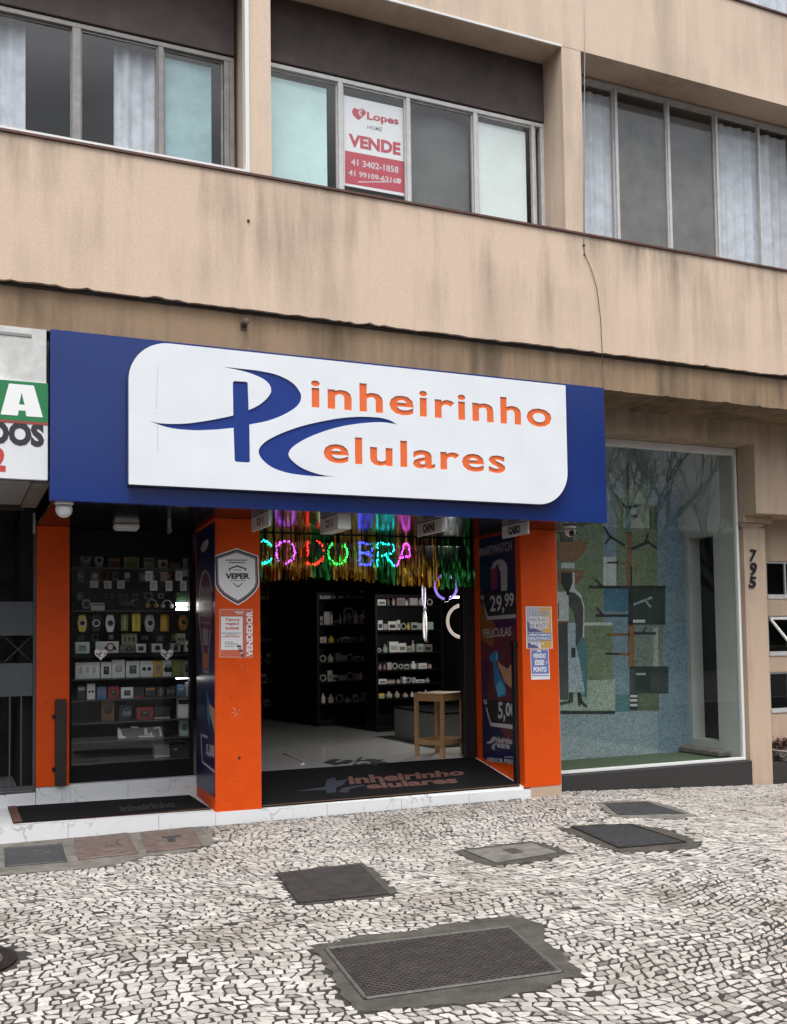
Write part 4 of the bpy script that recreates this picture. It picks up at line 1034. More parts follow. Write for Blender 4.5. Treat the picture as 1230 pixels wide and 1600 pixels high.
# poster on the right reveal
PRv = Plane((RX0, 0, 0), (-1, 0, 0))
mb = MB(); A0 = lambda px, y: PRv.at(px, y, .004)
yb_, yf_ = PRv.at(752, 1000).y, PRv.at(808, 1000).y
ztp = ZS-.02; zbt = PRv.at(762, 1186).z
mb.box(RX0-.004, RX0-.0005, yf_, yb_, zbt, ztp, NAVY)
pu = lambda u, v, o=.006: Vector((RX0-o, yb_+(yf_-yb_)*u, ztp+(zbt-ztp)*v))     # u: inside to outside, v: down
def pq(pts, m, o=.006): mb.face([pu(u, v, o) for u, v in pts], m)
PUR = mat('poster_purple', (.050,.018,.060), .4); DMAR = mat('poster_maroon', (.10,.026,.034), .4); OCH = mat('poster_ochre', (.20,.085,.02), .4)
pq(((0,.22),(.35,.28),(1,.36),(1,.62),(0,.62)), PUR, .0052); pq(((0,.34),(.55,.42),(1,.40),(1,.95),(.5,.9),(0,.72)), DMAR, .0060); pq(((0,.29),(.45,.40),(.35,.50),(0,.46)), OCH, .0068); pq(((0,.56),(.25,.56),(.2,.70),(0,.74)), PUR, .0068); pq(((0,.84),(.45,.85),(1,.95),(1,1),(0,1)), NAVY, .0068)
def pt(s, tl, tr, br, bl, m, bold=.02): text(mb, s, [PRv.at(*p, .0085) for p in (tl, tr, br, bl)], m, bold)
pt('SMARTWATCH', (747,857), (799,845), (800,860), (748,871), DIMW, .02)
# watch: strap loop and dial
cw = lambda x, y: (730+x*.125, 800+y*.125)
ppx(mb, PRv, [cw(*p) for p in ((300,700),(330,630),(390,592),(450,596),(490,640),(505,700),(500,980),(425,990),(420,760),(395,700),(392,640),(350,690),(345,960),(300,960))], DIMW, .0080)
ppx(mb, PRv, [cw(*p) for p in ((305,712),(375,700),(378,960),(298,975))], mat('poster_crimson', (.20,.02,.06), .5), .0088)
ppx(mb, PRv, [cw(*p) for p in ((175,1000),(205,1000),(215,1022),(605,985),(605,1275),(258,1300),(205,1130),(170,1120),(160,1060))], INK, .0080)
ppx(mb, PRv, [cw(*p) for p in ((198,1130),(220,1128),(262,1305),(608,1275),(610,1325),(250,1352))], DIMW, .0080)
PWH = mat('poster_bright_white', (.44,.44,.45), .5)
def pt2(s, x0, y0, x1, y1, sl=0, bold=.03):
    text(mb, s, [PRv.at(*cw(x, y), .0095) for x, y in ((x0,y0+sl),(x1,y0),(x1,y1),(x0,y1+sl))], PWH, bold)
pt2('29,', 288, 1035, 465, 1268, 12, .02); pt2('99', 470, 1008, 582, 1180, 10, .02); pt2('R$', 172, 1040, 208, 1098, 2)
pt('PELICULAS', (755,983), (799,979), (799,993.5), (756,997), DIMW, .02)
cv = lambda x, y: (730+x*.15, 1000+y*.15)
ppx(mb, PRv, [cv(*p) for p in ((232,170),(250,150),(300,105),(318,120),(328,210),(300,235),(345,360),(385,430),(410,560),(400,585),(325,600),(300,520),(285,470),(275,290),(268,230),(235,210))], mat('poster_blue', (.03,.16,.35), .5), .0080)
ppx(mb, PRv, [cv(*p) for p in ((300,120),(318,130),(322,200),(300,215))], mat('poster_sky', (.10,.34,.52), .5), .0088); ppx(mb, PRv, [cv(*p) for p in ((300,480),(345,420),(395,500),(390,560),(320,590))], MATS['poster_sky'], .0088)
ppx(mb, PRv, [cv(*p) for p in ((315,215),(360,260),(425,305),(450,260),(515,250),(515,570),(460,500),(385,430),(370,370),(330,290))], mat('poster_skin', (.42,.24,.14), .5), .0095)
ppx(mb, PRv, [cv(*p) for p in ((165,600),(205,590),(220,625),(520,640),(522,885),(250,862),(205,705),(170,690),(160,640))], INK, .0080)
ppx(mb, PRv, [cv(*p) for p in ((192,705),(210,700),(255,860),(522,888),(522,935),(245,898))], PWH, .0080)
def pt3(s, x0, y0, x1, y1, sl=0, bold=.03, m=PWH):
    text(mb, s, [PRv.at(*cv(x, y), .0095) for x, y in ((x0,y0-sl),(x1,y0),(x1,y1),(x0,y1-sl))], m, bold)
pt3('5,', 322, 650, 398, 855, 5); pt3('00', 402, 655, 502, 800, 5); pt3('R$', 174, 618, 206, 676, 2)
# small shop emblem and slogan
for pts in (((205,1062),(240,1050),(262,1012),(290,1008),(300,1030),(280,1060),(250,1080),(210,1080)),((252,1120),(268,1090),(300,1072),(320,1082),(290,1100),(285,1130),(305,1142),(270,1144))): ppx(mb, PRv, [cv(*p) for p in pts], DIMW, .0080)
pt3('inheirinho', 298, 1022, 470, 1090, 22, .05, DIMW); pt3('elulares', 312, 1072, 445, 1140, 18, .05, DIMW)
pt3('MENOR PREÇO', 212, 1252, 538, 1312, 34, .045, DIMW); rpx(mb, PRv, *cv(390,1212), *cv(520,1228), mat('poster_lilac', (.20,.19,.30), .5), .0080)
tag(mb.build('advert_poster', NAVY), 'tall dark poster with price 29,99 on the reveal beside the wooden stool', 'poster')

# ------------------------------------------------------------------ mats
RUB = mat('black_rubber_mat', (.008,.008,.009), .9, spec=.12, bump=.5, bscale=300); MEDGE = mat('mat_brown_edge', (.10,.045,.028), .8)
t = thing('door_mat', 'long black rubber mat with a brown edge on the step before the product window', 'mat', (1.35, .6, .14))
mb = MB(); za, zc = stop(.48), stop(2.24)
mb.idx([(.485,.13,za+.002),(2.235,.13,zc+.002),(2.235,1.085,zc+.002),(.485,1.085,za+.002),(.485,.13,za+.012),(2.235,.13,zc+.012),(2.235,1.085,zc+.012),(.485,1.085,za+.012)], [(3,2,1,0),(4,5,6,7),(0,1,5,4),(1,2,6,5),(2,3,7,6),(3,0,4,7)], RUB)
mb.build('pile', RUB, t)
box1('border', .485, .56, .128, 1.085, za+.0122, za+.015, m=MEDGE, parent=t); box1('border', .56, 2.235, .128, .145, zc+.010, zc+.016, m=MEDGE, parent=t)
MPRINT_O = mat('mat_faded_orange', (.115,.050,.036), .9); MPRINT_B = mat('mat_faded_blue', (.022,.026,.042), .9)
mb = MB(); pm1 = Plane((0,0,stop(1.3)+.0165), (0,0,1))
text(mb, 'inheirinho', [pm1.at(*p) for p in ((185,1259),(270,1251),(276,1261),(190,1269))], mat('mat_dull_print', (.014,.011,.011), .9), .04)
mb.build('print', None, t)
t = thing('door_mat', 'wide black ramp mat printed with the faded shop name in the doorway', 'mat', (4.1, .5, .2))
ra, rb = Vector((PX1, .035, stop(3)+.004)), Vector((PX1, 1.068, .3165))
nr = Vector((1,0,0)).cross(rb-ra).normalized(); PRm = Plane(ra, nr)
mb = MB(); mb.prism([ra+Vector((.005,0,0)), Vector((5.555, ra.y, ra.z)), Vector((5.555, rb.y, rb.z)), rb+Vector((.005,0,0))], nr*.012, RUB); mb.build('pile', RUB, t)
mb = MB(); a_ = ra+nr*.0125
mb.prism([a_+Vector((.005,0,0)), a_+Vector((2.86,0,0)), a_+Vector((2.86,.018,.0035)), a_+Vector((.005,.018,.0035))], nr*.003, MEDGE); mb.build('border', MEDGE, t)
mb = MB(); k2 = lambda x, y: (400+x*.3577, 1150+y*.3577)
text(mb, 'inheirinho', [PRm.at(*k2(*p), .0135) for p in ((398,175),(905,146),(912,170),(410,212))], MPRINT_O, .04)
mb.build('print', None, t); mb = MB()
text(mb, 'elulares', [PRm.at(*k2(*p), .0135) for p in ((475,207),(868,178),(885,204),(488,232))], MPRINT_O, .04)
mb.build('print', None, t); mb = MB()
P3 = lambda pts: [PRm.at(*k2(*p), .0135) for p in pts]
mb.face(P3(((180,240),(300,222),(310,190),(345,180),(350,196),(400,190),(380,215),(350,226),(350,246),(310,250),(306,236))), MPRINT_B); mb.face(P3(((360,245),(380,226),(470,212),(480,216),(410,232),(400,248))), MPRINT_B)
mb.build('print', None, t)

# ================================================================== NEIGHBOUR ON THE LEFT
ng = Plane((0, -.80, 0), (0, -1, 0))
t = thing('neighbour_sign', 'white and green signboard with a big letter A left of the blue sign', 'sign', (-.4, -.8, 3.04))
z0, z1 = W(40,749,-.8).z, W(40,596,-.8).z
b = MB(); b.box(-2.2, .700-.012, -.80, -.755, z0, z1, mat('sign_vinyl', (.66,.68,.71), .5, var=.06, vscale=3), bev=.003); b.build('panel', None, t)
GRN = mat('sign_green', (.008,.17,.055), .5); REDL = mat('sign_red', (.46,.045,.035), .5)
b = MB(); zg = W(40,658,-.8).z; b.box(-2.198, .686, -.803, -.799, zg, z1-.002, GRN); b.box(-2.198, .686, -.8035, -.799, zg-.022, zg-.001, mat('sign_dull_red', (.28,.05,.04), .5)); b.build('band', GRN, t)
b = MB(); A_ = W(1,648,-.8); B_ = W(67,600,-.8)
b.idx([], [], WHITE)
lx0, lx1, lz0, lz1 = W(1,640,-.8).x, W(67,640,-.8).x, W(34,650,-.8).z, W(34,601,-.8).z
al = lambda u, v: (lx0+(lx1-lx0)*u, -.8045, lz0+(lz1-lz0)*v)
for pts in (((0,0),(.40,0),(.42,.16),(.40,.16),(.62,1),(.20,1)),((.40,0),(.42,.16),(.58,.16),(.58,.34),(.42,.34),(.49,.74),(.56,.34),(.58,.0),(1,0),(.78,1),(.22,1))): pass
b.face([al(*p) for p in ((0,0),(.40,0),(.425,.17),(.43,.36),(.49,.74),(.49,1),(.19,1))], WHITE)
b.face([al(*p) for p in ((.60,0),(1,0),(.78,1),(.49,1),(.49,.74),(.565,.36),(.585,.17))], WHITE)
b.face([al(*p) for p in ((.425,.17),(.585,.17),(.565,.36),(.43,.36))], WHITE)
b.build('letter', WHITE, t, 'big white letter A')
b = MB(); p0, p1 = W(69,662,-.8), W(68,699,-.8); h_ = p0.z-p1.z; wd = h_*2.15
text(b, 'DOS', [(p0.x-wd,-.8025,p0.z),(p0.x,-.8025,p0.z),(p0.x,-.8025,p1.z),(p0.x-wd,-.8025,p1.z)], INK, .055); b.build('lettering', INK, t)
b = MB(); p0, p1 = W(9,699,-.8), W(9,737,-.8); h_ = p0.z-p1.z
text(b, '2', [(p0.x-h_*.62,-.8025,p0.z),(p0.x,-.8025,p0.z),(p0.x,-.8025,p1.z),(p0.x-h_*.62,-.8025,p1.z)], REDL, .05); b.build('numeral', REDL, t)
t = tag(box1('weathered_panel', -2.2, .675, -.775, -.735, z1+.004, 4.285, m=mat('weathered_white', (.58,.58,.56), .7, var=.35, vscale=4)), 'weathered white panel with grey scuffs above the green band of the neighbour sign', 'panel')
b = MB(); b.box(-2, .56, -.781, -.7755, W(30,520,-.8).z-.02, W(30,520,-.8).z+.004); b.build('rail', mat('dull_metal', (.25,.25,.25), .5, metal=.5), t)
b = MB(); rg = random.Random(8)
pth = [(.690+rg.uniform(-.006,.006), -.755, 3.1+.1*i) for i in range(12)]; b.tube(pth, .006, INK, 6)
tag(b.build('black_cable', INK), 'black cable running down the gap between the two shop signs', 'cable')
# slatted soffit and the gate bay
SLAT = mat('grey_slat_soffit', (.30,.29,.27), .6, var=.2, vscale=3)
ns = thing('neighbour_shop', 'closed neighbour shop bay with a slatted soffit left of the orange pillar', 'shop', (-1.5, .8, 0))
b = MB(); y = -.74; 
while y < .62: b.box(-4, .56, y, y+.085, 3.02, 3.035); y += .092
b.build('soffit', SLAT, ns)
b = MB(); b.box(.565, .70, -.74, .66, 3.0, 3.04); b.build('soffit_edge', mat('rusty_edge', (.20,.17,.14), .8, var=.5, vscale=14), ns)
b = MB(); b.box(-4, .738, 2.6, 2.7, 0, 3.3); b.box(-4, .60, .66, .72, 2.98, 3.4); b.box(-4, .60, .72, 2.6, 3.2, 3.3); b.build('inner_wall', mat('dim_brown_wall', (.05,.045,.04), .9, var=.5, vscale=3), ns)
b = MB(); b.box(-4, .738, 1.125, 2.6, .0, .262); b.box(-4, .73, 1.12, 1.135, .10, .255, MARBLE); b.build('door_step', MARBLE, ns)
box1('conduit', .70, .722, 1.04, 1.06, 2.80, 3.0, m=ALU, parent=ns)
YGt = 1.16; gw = lambda px, py: W(px, py, YGt)
t = thing('metal_gate', 'dark metal gate with two grey panels and thin bars left of the orange pillar', 'gate', (-.2, YGt, .27))
GM = mat('gate_metal', (.085,.088,.092), .5, metal=.3); GP_ = mat('gate_grey_panel', (.075,.085,.10), .55, var=.15, vscale=3)
xr = gw(55,1000).x; za_, zb2, zc_, zd_ = gw(30,940).z, gw(30,993).z, gw(30,1036).z, gw(30,1088).z
b = MB(); b.box(xr-.02, xr+.012, YGt-.02, YGt+.02, .268, 2.95); b.box(-1.6, xr-.02, YGt-.02, YGt+.02, .29, .33); b.box(-1.6, -1.57, YGt-.02, YGt+.02, .268, 2.95); b.build('frame', GM, t)
for (u, l) in ((za_, zb2), (zc_, zd_)):
    b = MB(); b.box(-1.57, xr-.022, YGt-.012, YGt+.012, l, u, bev=.003); b.build('panel', GP_, t)
b = MB()
for k_ in range(6):
    xa = gw(51,1000).x - .27*(k_+1); xb_ = xa+.27
    b.tube([(xa, YGt, zc_), (xb_, YGt, zb2)], .005, GM, 6); b.tube([(xa, YGt+.012, zb2), (xb_, YGt+.012, zc_)], .005, GM, 6)
b.build('cross_brace', GM, t)
x = gw(33,1150).x + .1
for k_ in range(13):
    xx = gw(33,1150).x + .105 - .105*k_
    if xx > xr-.03: continue
    box1('bar', xx-.006, xx+.006, YGt-.006, YGt+.006, .33, zd_-.001, m=GM, parent=t)

# ================================================================== PRODUCT WINDOW
PW = thing('product_window', 'black framed glass product window packed with gadgets on shelves', 'display window', (1.65, 1.3, .3))
cx0, cx1 = 1.050, 2.312; YC = 1.24; YB = 1.78
CAB = mat('cabinet_black', (.007,.007,.008), .55, spec=.15)
cz0, cz1 = .3185, ZS-.005
b = MB(); b.box(cx0, cx0+.035, YC-.02, YC+.02, cz0, cz1); b.box(cx1-.035, cx1, YC-.02, YC+.02, cz0, cz1); b.box(cx0+.035, cx1-.035, YC-.02, YC+.02, cz1-.28, cz1); 
zb3 = W(200,1192,YC).z; b.box(cx0+.035, cx1-.035, YC-.018, YC+.02, cz0, zb3)
b.build('frame', CAB, PW)
b = MB(); b.face([(cx0+.03, YC+.005, zb3-.01),(cx1-.03, YC+.005, zb3-.01),(cx1-.03, YC+.005, cz1-.27),(cx0+.03, YC+.005, cz1-.27)]); b.build('pane', glass('cabinet_glass', (.93,.95,.94), 1.0, 1.5), PW)
b = MB(); b.box(cx0-.001, cx1, YB, YB+.04, cz0, cz1-.002); b.box(cx0, cx0+.012, YC+.02, YB, cz0, cz1-.002); b.box(cx1-.012, cx1, YC+.02, YB, cz0, cz1-.002); b.box(cx0+.012, cx1-.012, YC+.021, YB, cz1-.02, cz1-.003); b.build('cabinet_body', mat('cabinet_back', (.045,.043,.040), .7, var=.3, vscale=4), PW)
aA = lambda x, y: (100+x*.17886, 800+y*.17886)
aB = lambda x, y: (100+x*.19512, 1000+y*.19512)
YP = 1.42
shelf_z = {}
for nm_, py in (('r1', 888.5), ('r3', 954.5), ('r5', 1020), ('r6', 1058.8), ('r7', 1090.8), ('r8', 1125.5), ('r9', 1154), ('r10', 1186.5)):
    z = W(200, py, YP).z; shelf_z[nm_] = z
    th = .045 if nm_ == 'r5' else .012
    box1('shelf', cx0+.014, cx1-.014, YC+.03, YB-.002, z-th, z, m=CAB if nm_ == 'r5' else mat('glass_shelf_edge', (.05,.055,.055), .3), parent=PW)
CM = {}
def cmat(k, *c):
    return mat('goods_'+k, c, .5) if c else MATS['goods_'+k]
for k_, c in dict(white=(.82,.82,.80), dark=(.02,.02,.022), grey=(.20,.20,.20), silver=(.46,.46,.46), red=(.30,.03,.035), darkred=(.12,.018,.018), yellow=(.70,.46,.05), bright=(.75,.62,.08), orange=(.42,.15,.025), brown=(.17,.08,.035), olive=(.26,.26,.05), green=(.19,.27,.06), blue=(.10,.18,.34), sky=(.26,.42,.52), pink=(.40,.25,.25), dgreen=(.06,.13,.09), cream=(.46,.42,.30), mint=(.38,.50,.40)).items(): cmat(k_, *c)
def goods(label, cv_, x0, y0, x1, y1, col, motif=None, mc='dark', Y=YP, d=.08, name='product_box', cat='product box', rest=None, group='gadgets in the product window'):
    a, c = W(*cv_(x0, y1), Y), W(*cv_(x1, y0), Y)
    zl = a.z if rest is None else rest
    mb = MB(); mb.box(a.x, c.x, Y, Y+d, zl, c.z, bev=.003); o = mb.build(name, MATS['goods_'+col])
    tag(o, label, cat, group)
    w, h = c.x-a.x, c.z-zl; mx, mz = (a.x+c.x)/2, (zl+c.z)/2
    mp = MB(); m = MATS['goods_'+mc]
    if motif == 'disc': mp.lathe((mx, Y-.001, mz), [(min(w,h)*.30, 0), (min(w,h)*.30, .004), (min(w,h)*.15, .005)], m, 18, 'y')
    elif motif == 'two':
        for s in (-1, 1): mp.lathe((mx+s*w*.20, Y-.001, mz+.0), [(min(w,h)*.16, 0), (min(w,h)*.15, .004)], m, 14, 'y')
    elif motif == 'slab': mp.box(mx-w*.26, mx+w*.26, Y-.004, Y-.0005, mz-h*.27, mz+h*.22, bev=.002); mp.box(mx-w*.12, mx+w*.12, Y-.006, Y-.0045, mz+h*.02, mz+h*.12, MATS['goods_grey'])
    elif motif == 'watch': mp.box(mx-w*.13, mx+w*.13, Y-.003, Y-.0005, zl+h*.12, c.z-h*.12); mp.lathe((mx, Y-.0032, mz), [(w*.24, 0), (w*.24, .004), (w*.2, .005)], m, 16, 'y')
    elif motif == 'phones': mp.torus((mx+w*.12, Y-.003, mz+h*.02), (0,1,0), min(w,h)*.30, min(w,h)*.055, m, 20, 6); mp.lathe((mx-w*.06, Y-.001, mz-h*.08), [(h*.17,0),(h*.16,.005)], m, 12, 'y'); mp.lathe((mx+w*.30, Y-.001, mz-h*.08), [(h*.17,0),(h*.16,.005)], m, 12, 'y')
    elif motif == 'band': mp.box(a.x+w*.06, c.x-w*.06, Y-.003, Y-.0005, c.z-h*.34, c.z-h*.12)
    elif motif == 'frame':
        e = .18
        for r in ((0,1,0,.12),(0,1,.86,1),(0,.08,.12,.86),(.92,1,.12,.86)): mp.box(a.x+w*r[0], a.x+w*r[1], Y-.003, Y-.0005, zl+h*r[2], zl+h*r[3])
    elif motif == 'strip': mp.box(a.x+w*.02, c.x-w*.02, Y-.003, Y-.0005, zl+h*.02, zl+h*.14)
    elif motif == 'sketch':
        for i in range(3):
            u = .22+.27*i; mp.box(a.x+w*(u-.06), a.x+w*(u+.06), Y-.0025, Y-.0005, zl+h*(.32+.05*(i % 2)), zl+h*.70)
        mp.box(a.x+w*.08, a.x+w*.30, Y-.0025, Y-.0005, zl+h*.86, zl+h*.91)
    if motif: hang(mp.build('printed_picture', m), o)
    return o
def watch(label, cv_, x0, y0, x1, y1, col, dial, Y=YP, stand=None, rest=None):
    a, c = W(*cv_(x0, y1), Y), W(*cv_(x1, y0), Y); mx = (a.x+c.x)/2; w = c.x-a.x; h = c.z-a.z; mz = a.z+h*.52
    zl = a.z
    t = thing('wrist_watch', label, 'watch', (mx, Y, zl), 'wrist watches in the product window')
    mb = MB()
    pts = [(-.5,.62),(-.40,.86),(-.30,1),(.30,1),(.40,.86),(.5,.62),(.5,.42),(.40,.16),(.28,0),(-.28,0),(-.40,.16),(-.5,.42)]
    mb.prism([(mx+w*u, Y, zl+h*v) for u, v in pts][::-1], (0, .03, 0), MATS['goods_'+col]); mb.build('strap', MATS['goods_'+col], t)
    mb = MB(); r = w*.40; mb.lathe((mx, Y-.001, mz), [(r, 0), (r, .012), (r*.85, .016)], MATS['goods_'+dial], 20, 'y'); mb.lathe((mx, Y-.0175, mz), [(r*.72, 0), (r*.70, .001)], MATS['goods_dark' if dial != 'dark' else 'goods_silver'] if False else MATS['goods_dark'], 18, 'y'); mb.build('dial', MATS['goods_'+dial], t)
    return t
def hook_card(label, cv_, x0, y0, x1, y1, Y=YP-.02, col='white'):
    a, c = W(*cv_(x0, y1), Y), W(*cv_(x1, y0), Y)
    mb = MB(); mb.box(a.x, c.x, Y, Y+.002, a.z, c.z); w, h = c.x-a.x, c.z-a.z
    for i in range(3): mb.box(a.x+w*.15, a.x+w*(.6+.1*i), Y-.0008, Y-.0002, a.z+h*(.25+.2*i), a.z+h*(.32+.2*i), MATS['goods_grey'])
    o = mb.build('price_card', MATS['goods_'+col]); tag(o, label, 'price card', 'price cards in the product window'); return o

r = shelf_z
# top row
watch('round grey watch at the left end of the top shelf of the product window', aA, 142, 335, 238, 470, 'grey', 'silver')
watch('silver watch, second from left on the top shelf of the product window', aA, 268, 365, 345, 488, 'silver', 'white')
goods('brown carton on the top shelf right of the two watches', aA, 385, 402, 492, 495, 'brown', 'band', 'orange', rest=r['r1'])
goods('olive carton with cream lower half in the middle of the top shelf', aA, 525, 388, 655, 495, 'olive', 'frame', 'cream', rest=r['r1'])
goods('brown and cream carton right of the olive carton on the top shelf', aA, 700, 402, 790, 500, 'cream', 'band', 'brown', rest=r['r1'])
goods('white carton with a dark star shaped picture on the top shelf', aA, 828, 418, 905, 500, 'white', 'disc', 'brown', rest=r['r1'])
goods('orange carton near the right end of the top shelf', aA, 920, 448, 1016, 505, 'orange', None, rest=r['r1'])
goods('thin upright grey carton at the right end of the top shelf', aA, 1040, 395, 1080, 560, 'silver', None, d=.03)
b = MB(); p = W(*aA(552, 365), YP+.03); b.lathe((p.x, YP+.03, p.z), [(.022*math.sin(R(a)), -.022*math.cos(R(a))) for a in range(8, 175, 12)], MATS['goods_silver'], 14); tag(b.build('lens_ball', MATS['goods_silver']), 'pale round ball on top of the olive carton in the product window', 'ball')
for i, (x0, y0, x1, y1) in enumerate(((712,515,775,600),(845,520,905,605),(975,515,1035,600))): hook_card('pale price card, %s of the upper right row hanging under the top shelf' % ('first','second','third')[i], aA, x0, y0, x1, y1, col='white' if i != 1 else 'pink')
for i, (x0, y0, x1, y1) in enumerate(((752,600,815,686),(887,600,947,690),(1015,602,1072,690))): hook_card('pale price card, %s of the lower right row hanging under the top shelf' % ('first','second','third')[i], aA, x0, y0, x1, y1)
for i, (x0, y0, x1, y1) in enumerate(((228,600,300,660),(350,602,415,668),(465,598,530,670))): hook_card('grey white price card, %s of the left row under the top shelf' % ('first','second','third')[i], aA, x0, y0, x1, y1, col='silver')
rg = random.Random(77)
for (ya, yb2, n_) in ((508, 600, 9), (700, 760, 8), (1062, 1120, 7)):
    for i in range(n_):
        xa = 110 + i*(960/n_) + rg.uniform(-14, 14); ww = rg.uniform(44, 84)
        goods('dim blister pack hanging on the back panel of the product window', aA, xa, ya+rg.uniform(0, 14), xa+ww, yb2+rg.uniform(-8, 20), rg.choice(['grey','silver','olive','grey','brown','grey']), rg.choice(['disc','slab','two','watch']), rg.choice(['dark','white','silver']), Y=YB-.05, d=.02, name='blister_pack', cat='blister pack', group='dim blister packs on the back panel')
hook_card('single small price card hanging above the left row of cards', aA, 532, 535, 578, 570, col='silver')
# row 3
t = watch('grey watch lying before a white box on the second shelf', aA, 158, 765, 236, 845, 'silver', 'grey')
goods('long white box beside the lying watch on the second shelf', aA, 236, 795, 355, 842, 'white', 'band', 'grey', rest=r['r3'])
b = MB(); a_, c_ = W(*aA(468,835),YP), W(*aA(615,765),YP); b.box(a_.x, c_.x, YP, YP+.06, a_.z, c_.z, bev=.012); o = b.build('black_camera', MATS['goods_dark']); tag(o, 'small black camera with a pale dot in the middle of the second shelf', 'camera'); b = MB(); mz_ = (a_.z+c_.z)/2; b.lathe((a_.x+.05, YP-.001, mz_), [(.026,0),(.026,.02),(.018,.022)], MATS['goods_dark'], 18, 'y'); b.box(c_.x-.03, c_.x-.012, YP-.004, YP-.001, c_.z-.02, c_.z-.012, MATS['goods_white']); hang(b.build('lens', MATS['goods_dark']), o)
for lab, xx, yy, col in (('gold headphones on a stand on the second shelf', 768, 806, 'yellow'), ('silver headphones right of the gold headphones on the second shelf', 900, 812, 'silver')):
    p = W(*aA(xx, yy), YP+.02); t = thing('headphones', lab, 'headphones', (p.x, p.y, p.z), 'headphones in the product window')
    b = MB(); b.torus((p.x, p.y, p.z+.005), (0,1,0), .046, .007, None, 20, 6, 0, math.pi) ; b.build('headband', MATS['goods_silver'], t)
    for s in (-1, 1):
        b = MB(); b.lathe((p.x+s*.046, p.y-.0, p.z-.012), [(.024,0),(.024,.012),(.016,.016)], MATS['goods_'+col], 14, 'y'); b.build('ear_cup', MATS['goods_'+col], t)
goods('green striped packet at the right end of the second shelf', aA, 982, 703, 1088, 782, 'dgreen', 'sketch', 'green')
STRIP = mat('added_bar_glow', (.8,.8,.8), .4, emit=(1,.98,.94), estr=11)  # glow added to the white bars to brighten the cabinet
def glow_bar(label, cv_, x0, y0, x1, y1, Y=YP-.02):
    a, c = W(*cv_(x0, y1), Y), W(*cv_(x1, y0), Y); mb = MB(); mb.box(a.x, min(c.x, cx1-.02), Y, Y+.015, a.z, c.z, STRIP, bev=.003)
    o = mb.build('glow_bar', STRIP); tag(o, label, 'lamp', 'white bars with added glow in the product window'); hang(box1('bar_back', a.x-.004, min(c.x, cx1-.02), Y+.0155, Y+.024, a.z-.003, c.z+.003, m=CAB), o)
glow_bar('white bar with added glow under the green striped packet, upper of the pair', aA, 980, 792, 1088, 820)
glow_bar('white bar with added glow under the green striped packet, lower of the pair', aA, 980, 838, 1088, 862)
# row 4: hung watches and charms
for lab, x0, y0, x1, y1, c1, c2 in (('yellow green watch on a white card at the left of the watch row','120','900','200','1048','bright','white'),('black watch with a white dial, second in the watch row','240','900','322','1048','dark','white'),('white watch with a grey dial, third in the watch row','365','900','442','1048','white','silver'),('white and black watch in the middle right of the watch row','708','900','792','1045','silver','white'),('slim orange watch at the right end of the watch row','1005','900','1076','1035','orange','yellow')):
    watch(lab, aA, int(x0), int(y0), int(x1), int(y1), c1, c2)
goods('gold watch card left of the two bright yellow ones in the watch row', aA, 500, 895, 560, 1040, 'olive', 'watch', 'cream', d=.02)
goods('bright yellow watch card beside the white and black watch', aA, 596, 885, 668, 1042, 'bright', 'watch', 'yellow', d=.02)
b = MB(); a_, c_ = W(*aA(848,1042),YP), W(*aA(926,890),YP); rr_ = (c_.x-a_.x)/2
b.lathe(((a_.x+c_.x)/2, YP+rr_, a_.z), [(rr_*.96,0),(rr_,.006),(rr_,c_.z-a_.z-.01),(rr_*.7,c_.z-a_.z)], MATS['goods_yellow'], 22); o = tag(b.build('cylinder_speaker', MATS['goods_yellow']), 'amber cylinder speaker standing in the watch row', 'speaker')
goods('white card at the far right of the watch row', aA, 1082, 920, 1116, 990, 'silver', None, d=.01)
goods('pale carton behind the yellow watch cards, just under them', aA, 505, 1062, 640, 1165, 'cream', 'sketch', 'dark', Y=YP+.15, d=.03)
goods('green and white carton under the slim orange watch', aA, 985, 1060, 1062, 1165, 'cream', 'two', 'dgreen', d=.05)
# row 5
for lab, x0, y0, x1, y1, col, mo, mc in (('white box with a dark and blue picture at the left end of the middle shelf',90,15,205,105,'white','slab','sky'),('white headphone box with a red headphone picture on the middle shelf',255,10,440,100,'white','phones','red'),('dark box between the headphone box and the small white boxes',452,42,565,100,'grey','phones','darkred'),('small white box with a black upright picture on the middle shelf',575,30,657,98,'white','slab','dark'),('small white box with a black dot on the middle shelf',705,28,790,98,'white','disc','dark'),('pale box with a dark watch picture on the middle shelf',858,25,932,100,'silver','watch','dark'),('tall white box with a big black disc at the right end of the middle shelf',970,5,1025,100,'white','disc','dark')):
    goods(lab, aB, x0, y0, x1, y1, col, mo, mc, rest=r['r5'])
# emblem stickers on the thick shelf edge
for lab, x in (('pale heart shaped emblem sticker on the thick shelf edge at the left', 294), ('pale heart shaped emblem sticker on the thick shelf edge at the right', 824)):
    pl = FY(YC+.003); b = MB(); hp = [(x-50,92),(x-36,72),(x-12,84),(x,96),(x+12,84),(x+36,72),(x+50,92),(x+46,120),(x+14,146),(x,166),(x-14,146),(x-46,120)]
    ppx(b, pl, [aB(*q) for q in hp], MATS['goods_white']); ppx(b, pl, [aB(*q) for q in ((x-24,112),(x+2,98),(x+20,104),(x-4,118),(x-2,132),(x+16,138),(x-18,136))], MPRINT_B if False else mat('print_periwinkle', (.16,.20,.45), .5), .0012)
    for q in ((x-40,104,x-26,120),(x+26,104,x+40,120)): rpx(b, pl, *aB(*q[:2]), *aB(*q[2:]), MATS['goods_orange'], .0012)
    tag(b.build('emblem_sticker', MATS['goods_white']), lab, 'sticker', 'emblem stickers on the shelf edge')
